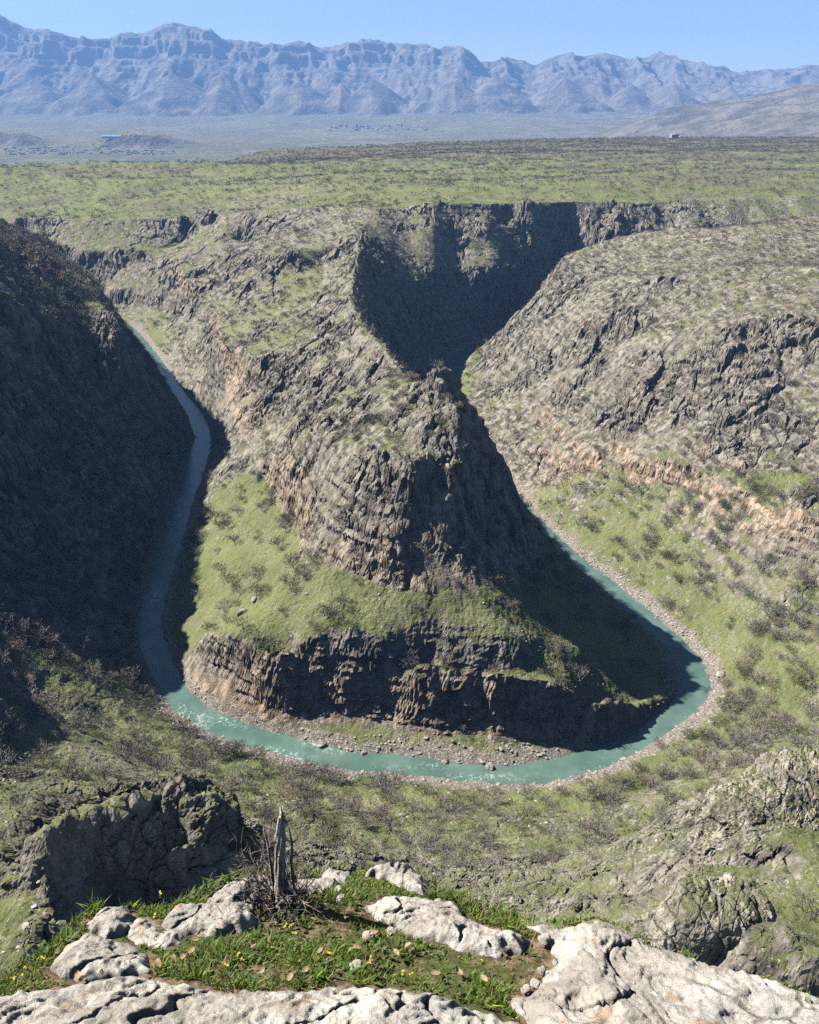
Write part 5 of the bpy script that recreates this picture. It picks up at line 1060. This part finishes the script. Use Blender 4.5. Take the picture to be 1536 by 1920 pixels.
# ------------------------------------------------------------------ houses on the plain
M_wall = plain('house_wall', (.80, .78, .75), .9, .2, .05); M_roofg = plain('flat_roof', (.80, .79, .77), .9, .2, .05); M_blue = plain('blue_roof', (.12, .30, .62), .6, .1, .05)
M_tan = plain('tan_wall', (.45, .38, .31), .9, .2, .05)
def house(w_, d_, h_, kind_=0):
    m = MB(); m.box((0, 0, h_/2-2), (w_, d_, h_+4))
    m.box((w_*.2, 0, h_+1.2), (w_*.35, d_*.4, 2.4)); m.box((0, -d_/2-.8, h_*.5), (w_*.6, 1.6, .5))
    q = MB(); q.box((0, 0, h_+.35), (w_*1.05, d_*1.05, .7)); return m.mesh('wall'), q.mesh('roof')
HT = []
for i, (a, b, c_) in enumerate(((15, 12, 7), (20, 13, 9), (12, 12, 4.5), (26, 14, 11))):
    wm, rm = house(a, b, c_); wm.materials.append(M_wall if i % 2 == 0 else M_tan); rm.materials.append(M_roofg); HT.append((wm, rm))
hr_ = np.random.default_rng(8)
def put_house(X, Y, s, label, group, k, z_=None):
    t = bpy.data.objects.new('house', None); C.objects.link(t)
    t.location = (float(X), float(Y), float(far_h(np.array([X], np.float32), np.array([Y], np.float32))[0]) if z_ is None else z_); t.rotation_euler = (0, 0, float(hr_.uniform(-.5, .5))); t.scale = (s, s, s)
    link('wall', HT[k][0], None, t); link('roof', HT[k][1], None, t); tag(t, label, 'house', group)
for i in range(285):
    a = -.452+.19*hr_.random()**1.3; Y = 6350+1150*hr_.random()*(1 if a < -.33 else .6)
    put_house(a*Y, Y, float(hr_.uniform(.55, 1.)), 'flat-roofed pale house in the dense town at the left end of the plain', 'houses of the town on the plain', int(hr_.integers(0, 4)))
for i in range(60):
    a = -.09+.11*hr_.random(); Y = 10300+1200*hr_.random()
    put_house(a*Y, Y, float(hr_.uniform(1., 1.6)), 'white house in the scattered village at the foot of the mountains', 'houses of the village below the mountains', int(hr_.integers(0, 4)))
wx_, wy_ = -.330*7350, 7350
m = MB(); m.box((0, 0, 4), (150, 40, 16)); q = MB(); q.add([(-78, -22, 12), (78, -22, 12), (78, 22, 12), (-78, 22, 12), (-78, 0, 19), (78, 0, 19)], [(0, 1, 5, 4), (3, 4, 5, 2), (0, 4, 3), (1, 2, 5)])
t = bpy.data.objects.new('warehouse', None); C.objects.link(t); t.location = (wx_, wy_, float(far_h(np.array([wx_]), np.array([wy_]))[0])+6); tag(t, 'long warehouse with a bright blue roof beside the town', 'warehouse')
m.build('wall', M_wall, t); q.build('roof', M_blue, t)
for (X, Y, s, lb) in ((965, 3290, 1.1, 'white house alone on the wooded plateau crest'), (992, 3300, .7, 'small white outbuilding beside the lone house on the crest')):
    put_house(X, Y, s, lb, 'houses on the plateau crest', 3 if s > 1 else 0, float(base_h(np.array([X*1.]), np.array([Y*1.]))[0]))
for i in range(3):
    X = -210+i*30; Y = 3000+0*i
    put_house(X, Y, .9, 'low grey farm building on the tree line left of the middle', 'farm buildings on the tree line', 2, float(base_h(np.array([X*1.]), np.array([Y*1.]))[0]))


# ------------------------------------------------------------------ air
hb = MB(); hb.box((0, 10100, 590), (30000, 23000, 2120))
NZ = NT('haze_air'); pv = NZ.n('ShaderNodeVolumePrincipled'); pv.inputs['Color'].default_value = (.26, .50, 1.0, 1)
pv.inputs['Density'].default_value = 4.5e-5; pv.inputs['Anisotropy'].default_value = 0.0
NZ.l(pv.outputs[0], NZ.out.inputs['Volume'])
hz = hb.build('haze', NZ.m); tag(hz, 'blue air haze over the gorge and the far plain', kind='stuff')
